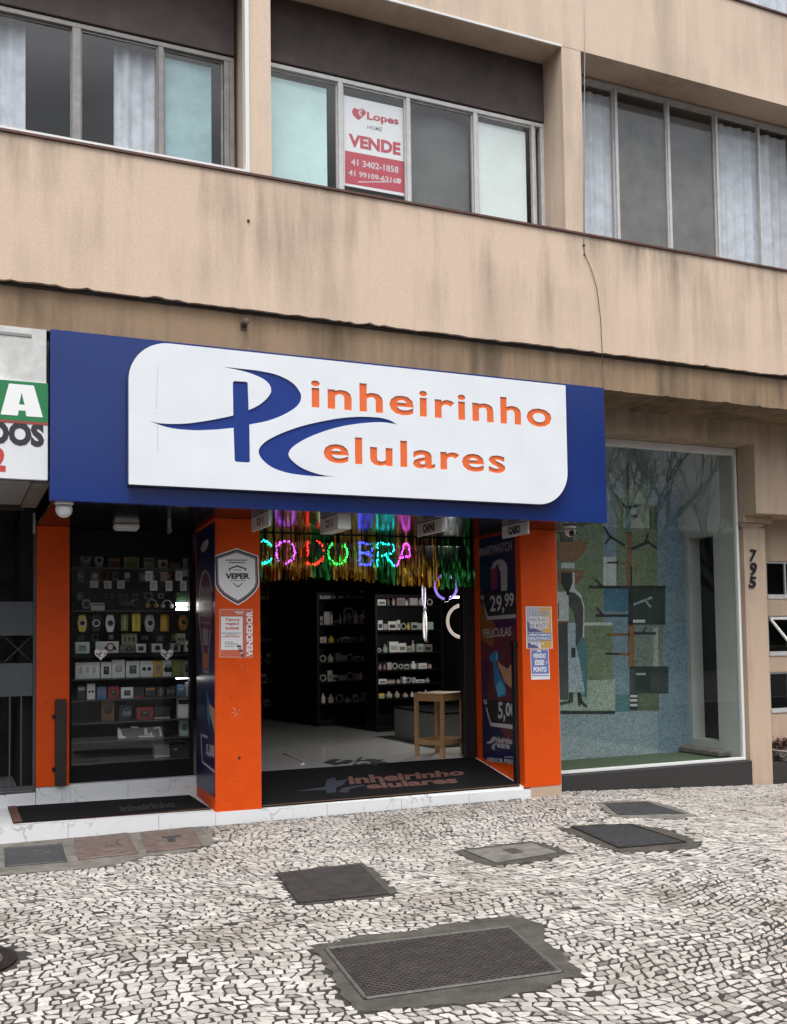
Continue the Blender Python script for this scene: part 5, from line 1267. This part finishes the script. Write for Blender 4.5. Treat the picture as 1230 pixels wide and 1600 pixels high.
# row 6
for lab, x0, y0, x1, y1, col, mo, mc in (('wide white box with faint sketches at the left of the white box row',90,176,287,300,'white','sketch','silver'),('white box with a black square gadget, second in the white box row',296,176,382,298,'white','slab','dark'),('plain white box with a small grey picture in the white box row',386,156,487,300,'white','disc','silver'),('white box with a dark green gadget picture in the white box row',497,165,606,292,'white','slab','dgreen'),('white box with dark earphone stems in the white box row',611,165,714,290,'white','two','dark'),('narrow yellow box in the white box row',717,165,784,286,'yellow','slab','pink'),('white box with a black round gadget right of the yellow box',789,160,862,286,'white','phones','dark'),('lime green box near the right of the white box row',868,156,950,286,'green','slab','olive'),('dull pink box with a black gadget at the right of the white box row',955,160,1022,282,'pink','slab','dark')):
    goods(lab, aB, x0, y0, x1, y1, col, mo, mc, rest=r['r6'])
# row 7
for lab, x0, y0, x1, y1, col, mo, mc in (('dark box with a pale top line at the left of the small box row',108,365,172,462,'dark','band','silver'),('tall white and aqua box with black earbuds in the small box row',185,350,250,462,'white','two','dark'),('grey blue box right of the white and aqua box',264,372,340,462,'blue','sketch','pink'),('red box with a black gadget in the small box row',354,368,442,458,'red','slab','dark'),('square white box with a black gadget in the small box row',458,376,555,458,'white','slab','dark'),('dark box with a red lower edge in the small box row',562,372,642,455,'dark','strip','red'),('dark box with an orange picture in the small box row',650,372,732,455,'dark','band','orange'),('black box with a grey doll shaped picture in the small box row',742,372,808,450,'dark','watch','grey'),('dark grey box with faint lines in the small box row',818,376,892,446,'dark','sketch','grey'),('blue box with a round picture in the small box row',904,360,976,440,'blue','disc','grey'),('pale grey box at the right end of the small box row',980,338,1024,440,'silver','slab','dark')):
    goods(lab, aB, x0, y0, x1, y1, col, mo, mc, rest=r['r7'])
glow_bar('white bar with added glow above the blue box at the right side', aB, 898, 293, 1026, 312)
# row 8
for lab, x0, y0, x1, y1, col, mo, mc in (('tall dark red box with a black round speaker picture',300,476,404,636,'brown','disc','dark'),('black box with a grey ring on its front beside the dark red box',442,515,545,630,'dark','phones','grey'),('flat black box with a red border on the low shelf',582,536,716,624,'red','slab','dark'),('black box with a pale top edge on the low shelf',722,530,850,612,'dark','strip','silver'),('white and black stack of boxes at the right end of the low shelf',912,455,1005,556,'white','band','dark'),('mint green box with a leaf picture low at the right side',926,622,1004,775,'mint','disc','dgreen')):
    goods(lab, aB, x0, y0, x1, y1, col, mo, mc, rest=r['r8'] if y1 < 700 else None)
# row 9 and 10
o = goods('dark keyboard box with white corner patches on the second lowest shelf', aB, 432, 692, 792, 785, 'grey', None, rest=r['r9'], d=.1)
b = MB()
for pts in (((430,700),(452,715),(470,768),(495,772),(495,788),(432,788)),((535,692),(600,692),(596,706),(535,706)),((640,705),(668,705),(668,750),(690,750),(690,758),(645,758)),((718,700),(770,690),(785,765),(770,772),(760,708),(718,712)),((595,768),(722,764),(722,778),(595,780)),((692,738),(708,738),(704,764),(692,760))): ppx(b, FY(YP), [aB(*q) for q in pts], MATS['goods_white'], .002)
hang(b.build('corner_patch', MATS['goods_white']), o)
goods('grey speaker box on the lowest shelf', aB, 722, 832, 846, 955, 'grey', 'strip', 'silver', rest=r['r10'], d=.14)
b = MB(); pl = FY(YP+.04); pts = [pl.at(*aB(*q)) for q in ((846,960),(846,850),(880,838),(960,838),(1000,852),(1004,960))]; b.prism(pts, (0,.14,0), MATS['goods_dark']); b.box(*(lambda a, c: (a.x, c.x, YP+.034, YP+.038, a.z, c.z))(W(*aB(880,880),YP+.036), W(*aB(908,868),YP+.036)), MATS['goods_silver']); o = b.build('black_bag', MATS['goods_dark']); tag(o, 'black carry case with a grey strap on the lowest shelf beside the speaker box', 'bag')
b = MB(); b.tube([pl.at(*aB(*q), .01) for q in ((760,845),(800,818),(860,808),(920,806),(970,814),(1000,838))], .006, MATS['goods_grey'], 6); hang(b.build('strap', MATS['goods_grey']), o)

# ================================================================== INSIDE THE DOORWAY
# tinsel curtain hung at the back of the entrance bay
YT = 1.085
GOLD = mat('gold_tinsel', (.80,.55,.10), .30, metal=1.0); GRNT = mat('green_tinsel', (.06,.42,.12), .30, metal=1.0); BRZ = mat('bronze_tinsel', (.38,.20,.05), .30, metal=1.0)
rg = random.Random(21); b = MB()
x = 2.72
while x < 5.62:
    w = rg.uniform(.010, .026); L = ZS-.02 - (2.335 + .05*math.sin(x*2.1) + rg.uniform(-.02, .03))
    band = math.sin(x*7.3) + .6*math.sin(x*17+1); m = GRNT if band > .35 else (GOLD if rg.random() < .7 else BRZ)
    if rg.random() < .07: x += rg.uniform(.008, .02); continue
    n = 12; y0 = YT + rg.uniform(-.022, .022) - (.03 if x > 5.44 else 0); ph = rg.uniform(0, 6); V = []; F = []
    for i in range(n+1):
        t_ = i/n; z = ZS-.012 - L*t_; a = ph + 1.3*math.sin(t_*5+ph) ; dx, dy = math.cos(a)*w/2, math.sin(a)*w/2*.9
        ox = .006*math.sin(t_*5+ph)
        V += [(x+ox-abs(dx)-.002, y0-dy, z), (x+ox+abs(dx)+.002, y0+dy, z)]
    for i in range(n): F.append((2*i, 2*i+1, 2*i+3, 2*i+2))
    b.idx(V, F, m, True); x += w*.62 + rg.uniform(0, .006)
tag(b.build('tinsel_curtain', GOLD), 'gold and green tinsel fringe hanging across the top of the shop doorway', 'tinsel curtain')
# lit letters made of small lamps, in front of the tinsel
LT = thing('led_letter_garland', 'garland of glowing dotted letters CO DO BRA before the tinsel fringe', 'light letters', (4.0, 1.04, 2.6))
def led(ch, x0, y0, x1, y1, col, strokes, st):
    m = mat('led_'+ch[0], col, .5, emit=col, estr=st)
    mb = MB(); pl = FY(1.035); rg = random.Random(ord(ch[0])+int(x0))
    for s1 in strokes:
        pts = [pl.at(x0+(x1-x0)*u, y0+(y1-y0)*v) for u, v in s1]
        tot = sum((b_-a_).length for a_, b_ in zip(pts, pts[1:])); n = max(2, int(tot/.017)); 
        for i in range(n):
            if 3 < i < n-3 and rg.random() < .26: continue
            d = tot*i/(n-1); 
            for a_, b_ in zip(pts, pts[1:]):
                l_ = (b_-a_).length
                if d <= l_+1e-9: break
                d -= l_
            p = a_.lerp(b_, min(1, d/max(l_, 1e-6)))
            for k in range(2):
                q = p + Vector((rg.uniform(-.010,.010), rg.uniform(-.004,.004), rg.uniform(-.010,.010))); r_ = rg.uniform(.0045, .0080); h = rg.uniform(1.0, 2.4)
                mb.idx([q+Vector((0,0,r_*h)), q+Vector((r_,0,0)), q+Vector((0,-r_,0)), q+Vector((-r_,0,0)), q+Vector((0,r_,0)), q-Vector((0,0,r_*h))], [(0,1,2),(0,2,3),(0,3,4),(0,4,1),(5,2,1),(5,3,2),(5,4,3),(5,1,4)], m)
    mb.build('led_letter', m, LT)
circ = lambda a0, a1, n=18: [(.5+.5*math.cos(R(a0+(a1-a0)*i/n)), .5-.5*math.sin(R(a0+(a1-a0)*i/n))) for i in range(n+1)]
led('cyan', 398, 845, 427, 880, (.02,.80,.85), [circ(40, 320)], 2.6)
led('violet', 431, 845, 461, 880, (.42,.08,.85), [circ(0, 360)], 2.6)
led('red', 481, 846, 506, 881, (.9,.03,.02), [[(.0,.0),(.0,1),(.5,1),(.9,.85),(1,.5),(.9,.15),(.6,0)]], 2.6)
led('green', 513, 847, 543, 881, (.03,.85,.12), [circ(120, 405)], 2.6)
led('blue', 562, 848, 582, 882, (.05,.08,.95), [[(0,0),(0,1)],[(0,0),(.8,.05),(1,.22),(.8,.45),(0,.48)],[(.3,.48),(.9,.55),(1,.8),(.8,1),(0,1)]], 2.6)
led('tcyan', 590, 848, 616, 884, (.02,.70,.78), [[(0,1),(0,0)],[(.2,0),(.9,.08),(1,.28),(.8,.48),(.3,.55)],[(.45,.55),(1,1)]], 2.6)
led('magenta', 621, 850, 641, 884, (.75,.08,.80), [[(0,1),(.35,.4),(.55,0),(.85,0),(1,.5)],[(.25,.62),(.9,.58)]], 2.6)

# ring lights on the right
def ring(label, px, py, Y, rpx_, nrm, emit, estr, a0=0, a1=2*math.pi, tube=.018):
    p = W(px, py, Y); rad = rpx_/FPX*(Y+9.3)/.92
    m = mat('ring_%s' % label.split()[0], (.22,.21,.20), .6, emit=emit, estr=estr)
    t = thing('ring_light', label, 'ring light', tuple(p), 'ring lights hanging in the shop')
    b = MB(); b.torus(p, nrm, rad, tube, m, 48, 10, a0, a1); b.build('lit_tube', m, t)
    b = MB(); b.box(p.x-.03, p.x+.03, p.y-.03, p.y+.02, p.z-rad-.035, p.z-rad+.02, bev=.005); b.build('clamp', CAB, t)
    b = MB(); b.tube([(p.x, p.y, p.z+rad), (p.x, p.y, 2.94)], .004, CAB, 6); b.build('hanger', CAB, t)
ring('violet lit ring light half behind the tinsel fringe', 697, 917, 2.3, 19.5, (0,1,0), (.30,.20,.75), .75, tube=.017)
ring('creamy white ring light near the right reveal', 722, 971, 2.3, 26, (0,1,0), (.60,.50,.43), .55, tube=.021)
ring('slim ring light seen edge on, lower of the two', 664, 978, 2.9, 23, tuple(ray(664,978).cross(Vector((0,0,1))).normalized()+Vector((.0,.09,0))), (.45,.42,.42), .5, tube=.013)
ring('dim violet ring light seen edge on, upper of the two', 662, 930, 2.9, 20, tuple(ray(662,930).cross(Vector((0,0,1))).normalized()+Vector((.0,.11,0))), (.22,.15,.38), .5, tube=.012)
p0, p1 = W(704, 933, 2.55), W(727, 931, 2.55)
b = MB(); b.tube([p0, (p1.x, 2.55, p0.z)], .012, mat('lit_tube_lamp', (.8,.8,.8), .4, emit=(1,.97,.92), estr=7), 10); pl_ = bpy.data.lights.new('tube_lamp_light', 'POINT'); pl_.energy = 46; pl_.shadow_soft_size = .12; pl_.color = (1, .96, .9)
po = bpy.data.objects.new('tube_lamp_light', pl_); COL.objects.link(po); po.location = (p0.x+.03, 2.5, p0.z-.14)
t = tag(b.build('tube_lamp', None), 'short bright white tube lamp glowing behind the violet ring light', 'lamp')
# dim shelving deep inside
RK = mat('shelf_black', (.006,.006,.007), .5, spec=.2)
def rack(label, x0, x1, y0, y1, rows, z1, face='front'):
    t = thing('display_rack', label, 'display rack', ((x0+x1)/2, (y0+y1)/2, .315), 'black display racks inside the shop')
    b = MB(); b.box(x0, x1, y1-.03, y1, .316, z1); b.box(x0, x0+.03, y0, y1-.03, .316, z1); b.box(x1-.03, x1, y0, y1-.03, .316, z1); b.box(x0+.03, x1-.03, y0, y1-.03, z1-.05, z1); b.box(x0+.03, x1-.03, y0+.02, y1-.03, .316, .42); b.build('case', RK, t)
    for z in rows: box1('shelf', x0+.031, x1-.031, y0, y1-.031, z-.02, z, m=RK, parent=t)
    return t
GR = 'dim goods on the racks deep in the shop'
def dimgoods(Y, xa, xb, z, n, hmax, seed, label):
    rg = random.Random(seed); x = xa
    for i in range(n):
        w = rg.uniform(.05, .15); h = rg.uniform(.55, 1.15)*hmax; kind = rg.random()
        if x+w > xb: break
        col = rg.choice(['silver','white','white','white','cream','silver','grey','pink','bright','mint'])
        mb = MB(); d = .10
        if kind < .5:
            mb.box(x, x+w, Y, Y+d, z, z+h, MATS['goods_'+col], bev=.004); mb.box(x+w*.15, x+w*.85, Y-.002, Y-.0005, z+h*.2, z+h*.62, MATS['goods_'+rg.choice(['dark','grey','silver'])]); o = mb.build('goods_packet', None)
        elif kind < .8:
            mb.lathe((x+w/2, Y+.04, z), [(w*.32,0),(w*.36,.01),(w*.36,h*.62),(w*.16,h*.76),(w*.16,h)], MATS['goods_'+col], 14); o = mb.build('goods_packet', None)
        else:
            r_ = min(w*.45, h*.45); mb.torus((x+w/2, Y+.03, z+r_+.012), (0,1,0), r_, .012, MATS['goods_silver'], 24, 8); mb.box(x+w*.3, x+w*.7, Y+.01, Y+.05, z, z+.014, MATS['goods_grey']); o = mb.build('goods_packet', None)
        tag(o, label, 'packet', GR); x += w + rg.uniform(.002, .02)
zi = lambda py, Y: W(540, py, Y).z
YI = 6.15
rI = [zi(p_, YI+.05) for p_ in (936, 976, 1004, 1034, 1064, 1098)]
rack('black display rack facing the door in the middle of the shop', 5.43, 6.80, YI, YI+.5, rI, 2.5)
LB1 = 'small dim packet on the black rack facing the shop door'
for i, z in enumerate(rI): dimgoods(YI+.05, 5.50, 6.72, z+.001, 14, (.14,.22,.14,.15,.16,.16)[i], 30+i, LB1)
# two small ring lamps on that rack
for px, lab in ((545,'left of the two small ring lamps on the middle rack'), (575,'right of the two small ring lamps on the middle rack')):
    p = W(px, 958, YI-.02); t = thing('small_ring_lamp', lab, 'ring lamp', (p.x, YI-.02, rI[1]), 'small ring lamps on the middle rack')
    b = MB(); b.torus((p.x, YI-.02, p.z), (0,1,0), .085, .012, MATS['goods_silver'], 28, 8); b.build('ring', MATS['goods_silver'], t)
    b = MB(); b.tube([(p.x-.06, YI, rI[1]+.002), (p.x, YI, p.z-.02), (p.x+.06, YI, rI[1]+.002)], .006, MATS['goods_grey'], 6); b.lathe((p.x, YI-.03, p.z-.03), [(.05,0),(.05,.02)], MATS['goods_grey'], 14, 'y'); b.build('stand', MATS['goods_grey'], t)
# side of the rack block, running back
rack('black rack block running back from the middle rack', 5.43, 5.98, 6.70, 8.6, [1.0, 1.45, 1.9], 2.5)
rS = [zi(p_, 8.2) for p_ in (938, 975, 1003, 1034, 1065, 1100)]
rack('black rack against the back wall seen beside the middle pillar', 4.40, 5.42, 8.35, 8.9, rS, 2.6)
LB2 = 'small dim packet on the rack at the back wall of the shop'
for i, z in enumerate(rS): dimgoods(8.40, 4.45, 5.38, z+.001, 12, (.2,.22,.16,.16,.18,.2)[i], 50+i, LB2)
LB3 = 'small dim packet on the narrow rack behind the wooden stool'
YR = 4.7; zr = lambda py: W(640, py, YR).z
rR = [zr(p_) for p_ in (946, 984, 1019, 1046, 1068, 1090)]
rack('narrow black rack on the right behind the stool', 5.86, 7.0, YR, YR+.45, rR, 2.4)
for i, z in enumerate(rR): dimgoods(YR+.05, 5.92, 6.9, z+.001, 12, (.13,.16,.17,.11,.09,.09)[i], 70+i, LB3)
# grey counter and the stool
b = MB(); ct = W(617, 1104, 3.7)
b.box(5.72, 6.55, 2.30, 3.72, .316, ct.z-.03, mat('grey_counter', (.20,.215,.20), .35, var=.15, vscale=3), bev=.004); o = b.build('counter', None); tag(o, 'grey counter with a dark top behind the wooden stool', 'counter')
b = MB(); b.box(5.70, 6.57, 2.28, 3.74, ct.z-.029, ct.z, bev=.004); hang(b.build('counter_top', RK), o)
PINE = mat('pine_wood', (.40,.235,.105), .55, var=.28, vscale=10, bump=.2, bscale=40)
cL, cF, cR = Vector((5.150,1.600)), Vector((5.168,1.235)), Vector((5.560,1.480))
cc = (cL+cR)/2; ang = math.atan2((cR-cF).y, (cR-cF).x)
st = thing('wooden_stool', 'square pine stool standing on the tiled floor just inside the doorway', 'stool', (cc.x, cc.y, .316))
hz = W(682, 1084, 1.26).z; hs_ = .185
def sbox(name, x0, x1, y0, y1, z0, z1):
    mb = MB(); mb.box(x0, x1, y0, y1, z0, z1, bev=.003); ca, sa = math.cos(ang), math.sin(ang)
    mb.v = [(cc.x+x*ca-y*sa, cc.y+x*sa+y*ca, z) for x, y, z in mb.v]; mb.build(name, PINE, st)
sd_x, sd_y = (cR-cF).length/2+.02, (cL-cF).length/2+.02
for sx in (-1, 1):
    for sy in (-1, 1): sbox('leg', sx*sd_x-(.045 if sx > 0 else 0), sx*sd_x+(.045 if sx < 0 else 0), sy*sd_y-(.045 if sy > 0 else 0), sy*sd_y+(.045 if sy < 0 else 0), .316, hz-.022)
sbox('seat', -sd_x-.006, sd_x+.006, -sd_y-.006, sd_y+.006, hz-.0215, hz)
for z0_, z1_, nm_ in ((hz-.095, hz-.0225, 'apron'), (.316+.14, .316+.20, 'rail')):
    for s_2 in (-1, 1):
        sbox(nm_, -sd_x+.046, sd_x-.046, s_2*sd_y-(.022 if s_2 > 0 else -.004), s_2*sd_y+(.022 if s_2 < 0 else -.004), z0_, z1_)
        sbox(nm_, s_2*sd_x-(.022 if s_2 > 0 else -.004), s_2*sd_x+(.022 if s_2 < 0 else -.004), -sd_y+.046, sd_y-.046, z0_, z1_)
# emblem on the floor and a white strip modelled in place of a lamp's reflection
b = MB(); rg = random.Random(5); fl = Plane((0,0,.3168),(0,0,1))
for i in range(26):
    x = rg.uniform(512, 600); y = 1191 + rg.uniform(-7, 6)*(1-abs(x-556)/70); l_ = rg.uniform(4, 12)
    b.face([fl.at(x-l_, y+rg.uniform(0,2), .0002*i), fl.at(x, y+2.2, .0002*i), fl.at(x+l_, y-rg.uniform(0,2), .0002*i), fl.at(x+2, y-1.6, .0002*i)], mat('floor_decal_dark', (.045,.045,.06), .5))
tag(b.build('floor_emblem', None), 'dark oval shop emblem stuck on the pale tiles behind the ramp mat', 'floor decal')
b = MB(); pts = [fl.at(*q, .003) for q in ((444,1178),(450,1180),(462,1185),(472,1189),(475,1193),(470,1194))]; b.tube(pts, .010, mat('floor_reflection', (.8,.8,.8), .5), 6)
tag(b.build('floor_reflection', None), 'white strip shaped as a lamp reflection on the tiled floor left of the emblem', 'strip')

# ================================================================== SMALL THINGS OUTSIDE
# estate agent poster inside the upper window
pv = FY(YG-.004)
pv = FY(YG+.03)
x0, x1 = pv.at(537,230).x, pv.at(632,230).x; zt1 = pv.at(585,159).z; zb1 = pv.at(585,298).z
b = MB(); b.box(x0, x1, YG+.03, YG+.034, zb1, zt1, mat('poster_pale', (.85,.85,.88), .5)); Vq = lambda x, y: (500+x*.309, 120+y*.3089)
RD = mat('agent_red', (.52,.035,.065), .5)
ppx(b, pv, [Vq(*q) for q in ((127,372),(426,428),(428,588),(128,537))], RD, .001)
def vt(s, tl, tr, br, bl, m, bold=.03): text(b, s, [pv.at(*Vq(*q), .002) for q in (tl, tr, br, bl)], m, bold)
vt('Lopes', (238,176), (398,205), (398,254), (238,225), RD, .03); vt('HOME', (240,243), (314,256), (314,276), (240,262), MATS['print_grey'], .01); vt('VENDE', (145,286), (408,334), (408,398), (145,350), RD, .045)
PKW = mat('poster_pinkish_white', (.68,.55,.58), .5)
vt('41 3402-1858', (158,412), (398,455), (398,488), (158,446), PKW, .03); vt('41 99109-6316', (145,468), (388,512), (388,540), (145,498), PKW, .03)
ppx(b, pv, [Vq(*q) for q in smooth_poly([(196,218,'c'),(168,192),(164,170),(176,156),(192,166,'c'),(210,160),(228,170),(230,188)],4)], RD, .002)
ppx(b, pv, [Vq(*q) for q in smooth_poly([(204,198),(194,182),(202,166),(216,168),(206,180),(214,196)],4)], PKW, .003); rpx(b, pv, *Vq(192,528), *Vq(356,534), PKW, .002); 
ppx(b, pv, [Vq(*q) for q in smooth_poly([(388,516),(400,513),(411,522),(409,536),(398,540),(387,532)],3)], PKW, .002)
tag(b.build('sale_poster', None), 'red and white property poster reading VENDE behind the upper window pane', 'poster')
# thin cable down the facade
b = MB(); pl = Plane((0, U-.012, 0), (0,-1,0)); pl2 = Plane((0, -.745, 0), (0,-1,0))
P_ = [(914,-20),(914,75),(913,200),(913,370)]
b.tube([pl.at(*q) for q in P_], .0042, mat('pale_cable', (.35,.33,.30), .6), 6); b.tube([pl.at(*q) for q in ((913,370),(912,382),(914,397),(924,420),(933,450),(939,500),(941,545),(942,572))], .0036, mat('brown_cable', (.12,.095,.08), .6), 6)
b.tube([pl2.at(*q) for q in ((942,572),(943,600),(944,640),(943,690))], .0036, MATS['brown_cable'], 6)
p = pl.at(913,383); b.lathe((p.x, U-.001, p.z), [(.013,0),(.012,.014),(.004,.016)], INK, 10, 'y'); p = pl.at(914,397); b.lathe((p.x, U-.001, p.z), [(.010,0),(.009,.012),(.004,.014)], INK, 10, 'y')
tag(b.build('facade_cable', None), 'thin cable running down the beige facade beside the right column', 'cable')
p = W(381, 506, -.72); t = thing('rusty_holder', 'small rusty lamp holder stub on the brown beam above the blue sign', 'fitting', (p.x, -.72, p.z))
RST = mat('rusty_metal', (.12,.075,.05), .8, var=.5, vscale=40)
b = MB(); b.lathe((p.x, -.7205, p.z), [(.032,0),(.032,.012),(.022,.016),(.022,.06),(.028,.064),(.028,.08),(.015,.082)], RST, 16, 'y'); b.build('socket', RST, t)
b = MB(); b.box(p.x-.035, p.x+.03, -.724, -.7205, p.z-.06, p.z-.03); b.build('base', RST, t)
p = W(388, 345, U); b = MB(); b.lathe((p.x, U-.0005, p.z), [(.014,0),(.012,.01),(.004,.012)], INK, 10, 'y'); tag(b.build('wall_bolt', INK), 'tiny dark bolt in the beige band wall below the left column', 'bolt')
# house number
pn_ = Plane((0, .27, 0), (0,-1,0)); NUM = mat('dark_bronze', (.030,.030,.042), .35, metal=.6)
t = thing('house_number', 'dark metal digits 795 one above another on the beige pillar by the entrance', 'house number', tuple(pn_.at(1177, 890)))
for d_, (xa, ya, xb2, yb2) in (('7',(1172,858,1182,878)),('9',(1172,878,1183,900)),('5',(1171,900,1182,919))):
    b = MB(); q = [pn_.at(*q_, .018) for q_ in ((xa+2,ya),(xb2+1,ya+1.5),(xb2-1,yb2),(xa,yb2-1))]; text(b, d_, q, NUM, .02)
    V0, F0 = glyphs(d_, .02); fm_ = quadmap(q); n0 = len(b.v)
    b.idx([fm_(u, v)+Vector((0,.015,0)) for u, v in V0], F0, NUM)
    ed = {}
    for f in F0:
        for a_, c_ in zip(f, f[1:]+f[:1]):
            if (c_, a_) in ed: del ed[(c_, a_)]
            else: ed[(a_, c_)] = 1
    for a_, c_ in ed: b.face([fm_(*V0[a_]), fm_(*V0[c_]), fm_(*V0[c_])+Vector((0,.015,0)), fm_(*V0[a_])+Vector((0,.015,0))], NUM)
    b.build('digit', NUM, t)
# planter on the plinth by the entrance
pc = W(1226, 1200, .40); pcx = pc.x + .08; pcy = .40
t = thing('flower_planter', 'weathered white stone planter with dark red flowers on the plinth by the entrance', 'planter', (pcx, pcy, .10))
PST = mat('weathered_white_stone', (.42,.40,.37), .85, var=.6, vscale=9, bump=.6, bscale=30)
zt2 = W(1215, 1172, .38).z; h_ = zt2-.102
b = MB(); b.lathe((pcx, pcy, .102), [(.10,0),(.125,.0),(.125,h_*.12),(.10,h_*.22),(.17,h_*.50),(.195,h_*.78),(.185,h_*.84),(.225,h_*.90),(.225,h_),(.19,h_),(.18,h_*.86),(.02,h_*.85)], PST, 32); b.build('pot', PST, t)
b = MB()
for k_ in range(9):
    a = 2*math.pi*k_/9; b.torus((pcx+.178*math.cos(a), pcy+.178*math.sin(a), .102+h_*.62), (math.cos(a), math.sin(a), 0), .032, .010, PST, 14, 6)
b.build('relief', PST, t)
LFR = mat('dark_red_leaf', (.060,.014,.014), .6, var=.4, vscale=30); LFG = mat('dark_leaf', (.02,.03,.015), .6); PET = mat('pink_petal', (.55,.14,.17), .6)
rg = random.Random(12); b = MB()
def leaf(mb, c, d, n_, l, w, m):
    d = Vector(d).normalized(); s_3 = d.cross(Vector(n_)).normalized(); up = s_3.cross(d)
    mb.face([c, c+d*l*.4+s_3*w+up*w*.2, c+d*l, c+d*l*.4-s_3*w+up*w*.2], m)
for i in range(420):
    a = rg.uniform(0, 6.28); r_ = .21*math.sqrt(rg.random()); z = zt2 + rg.uniform(0, .15)*(1-r_*2)
    leaf(b, Vector((pcx+r_*math.cos(a), pcy+r_*math.sin(a), z)), (rg.uniform(-1,1), rg.uniform(-1,1), rg.uniform(-.2,1)), (rg.uniform(-1,1), rg.uniform(-1,1), 1.2), rg.uniform(.03,.06), rg.uniform(.010,.02), LFR if rg.random() < .7 else LFG)
b.build('foliage', LFR, t)
b = MB()
for i in range(14):
    a = rg.uniform(0, 6.28); r_ = .15*math.sqrt(rg.random()); c_ = Vector((pcx-.05+r_*math.cos(a), pcy+r_*math.sin(a), zt2+.12+rg.uniform(-.03,.05)))
    for k_ in range(6): a2 = k_*1.05; leaf(b, c_, (math.cos(a2), math.sin(a2), .5), (0,0,1), .022, .010, PET)
b.build('blossom', PET, t)

# ================================================================== ACROSS THE STREET (seen mirrored in the glass)
BARK = mat('grey_bark', (.055,.048,.042), .9, var=.4, vscale=12, bump=.5, bscale=40)
def bare_tree(x, y, h, seed, label):
    rg = random.Random(seed); t = thing('bare_tree', label, 'tree', (x, y, -.15), 'bare street trees across the road')
    tr = MB(); tr.tube([(x, y, -.15), (x+.05, y, h*.12), (x-.03, y+.05, h*.26)], h*.030, None, 10, True, h*.022); tr.build('trunk', BARK, t)
    cr = MB()
    def grow(p, d, L, r_, dep):
        n = 3; pts = [p]
        for i in range(n):
            d = (d + Vector((rg.uniform(-.28,.28), rg.uniform(-.28,.28), rg.uniform(-.06,.22)))).normalized(); pts.append(pts[-1]+d*L/n)
        cr.tube(pts, r_, None, 6 if dep < 3 else 4, False, r_*.55)
        if dep >= 6: return
        for k in range(rg.choice((2,3,3)) if dep < 5 else 2):
            u = (d + Vector((rg.uniform(-1,1), rg.uniform(-1,1), rg.uniform(-.25,.7)))*.85).normalized(); grow(pts[rg.choice((2,3,3))], u, L*rg.uniform(.62,.82), r_*.55, dep+1)
    for k in range(4):
        a = k*1.57+rg.uniform(-.4,.4); grow(Vector((x-.03, y+.05, h*.26)), Vector((math.cos(a), math.sin(a), .9)).normalized(), h*.22, h*.016, 1)
    cr.build('crown', BARK, t)
bare_tree(16.5, -14.0, 10.0, 3, 'tall leafless tree across the road, mirrored in the left of the mural window')
bare_tree(21.5, -18.0, 11.0, 8, 'leafless tree across the road, mirrored in the middle of the mural window')
bare_tree(27.0, -19.0, 10.0, 15, 'leafless tree across the road, mirrored in the right of the mural window')
bare_tree(9.5, -20.0, 9.0, 22, 'leafless tree across the road, mirrored faintly in the blue sign')
fb = thing('facing_building', 'plain grey office block across the road', 'building', (22, -34, -.15))
b = MB(); b.box(-10, 48, -44, -34, -.15, 7.2, mat('grey_office_wall', (.20,.20,.19), .85, var=.3, vscale=1)); b.box(-10.2, 48.2, -33.99, -33.7, 7.2, 7.5, MATS['grey_office_wall']); b.build('wall', None, fb)
for i in range(13):
    for j in range(2):
        x = -7+4.2*i; z = 1.0+3.2*j; box1('window', x, x+2.6, -34.0, -33.96, z, z+1.6, m=mat('dark_window', (.03,.035,.04), .1), parent=fb)
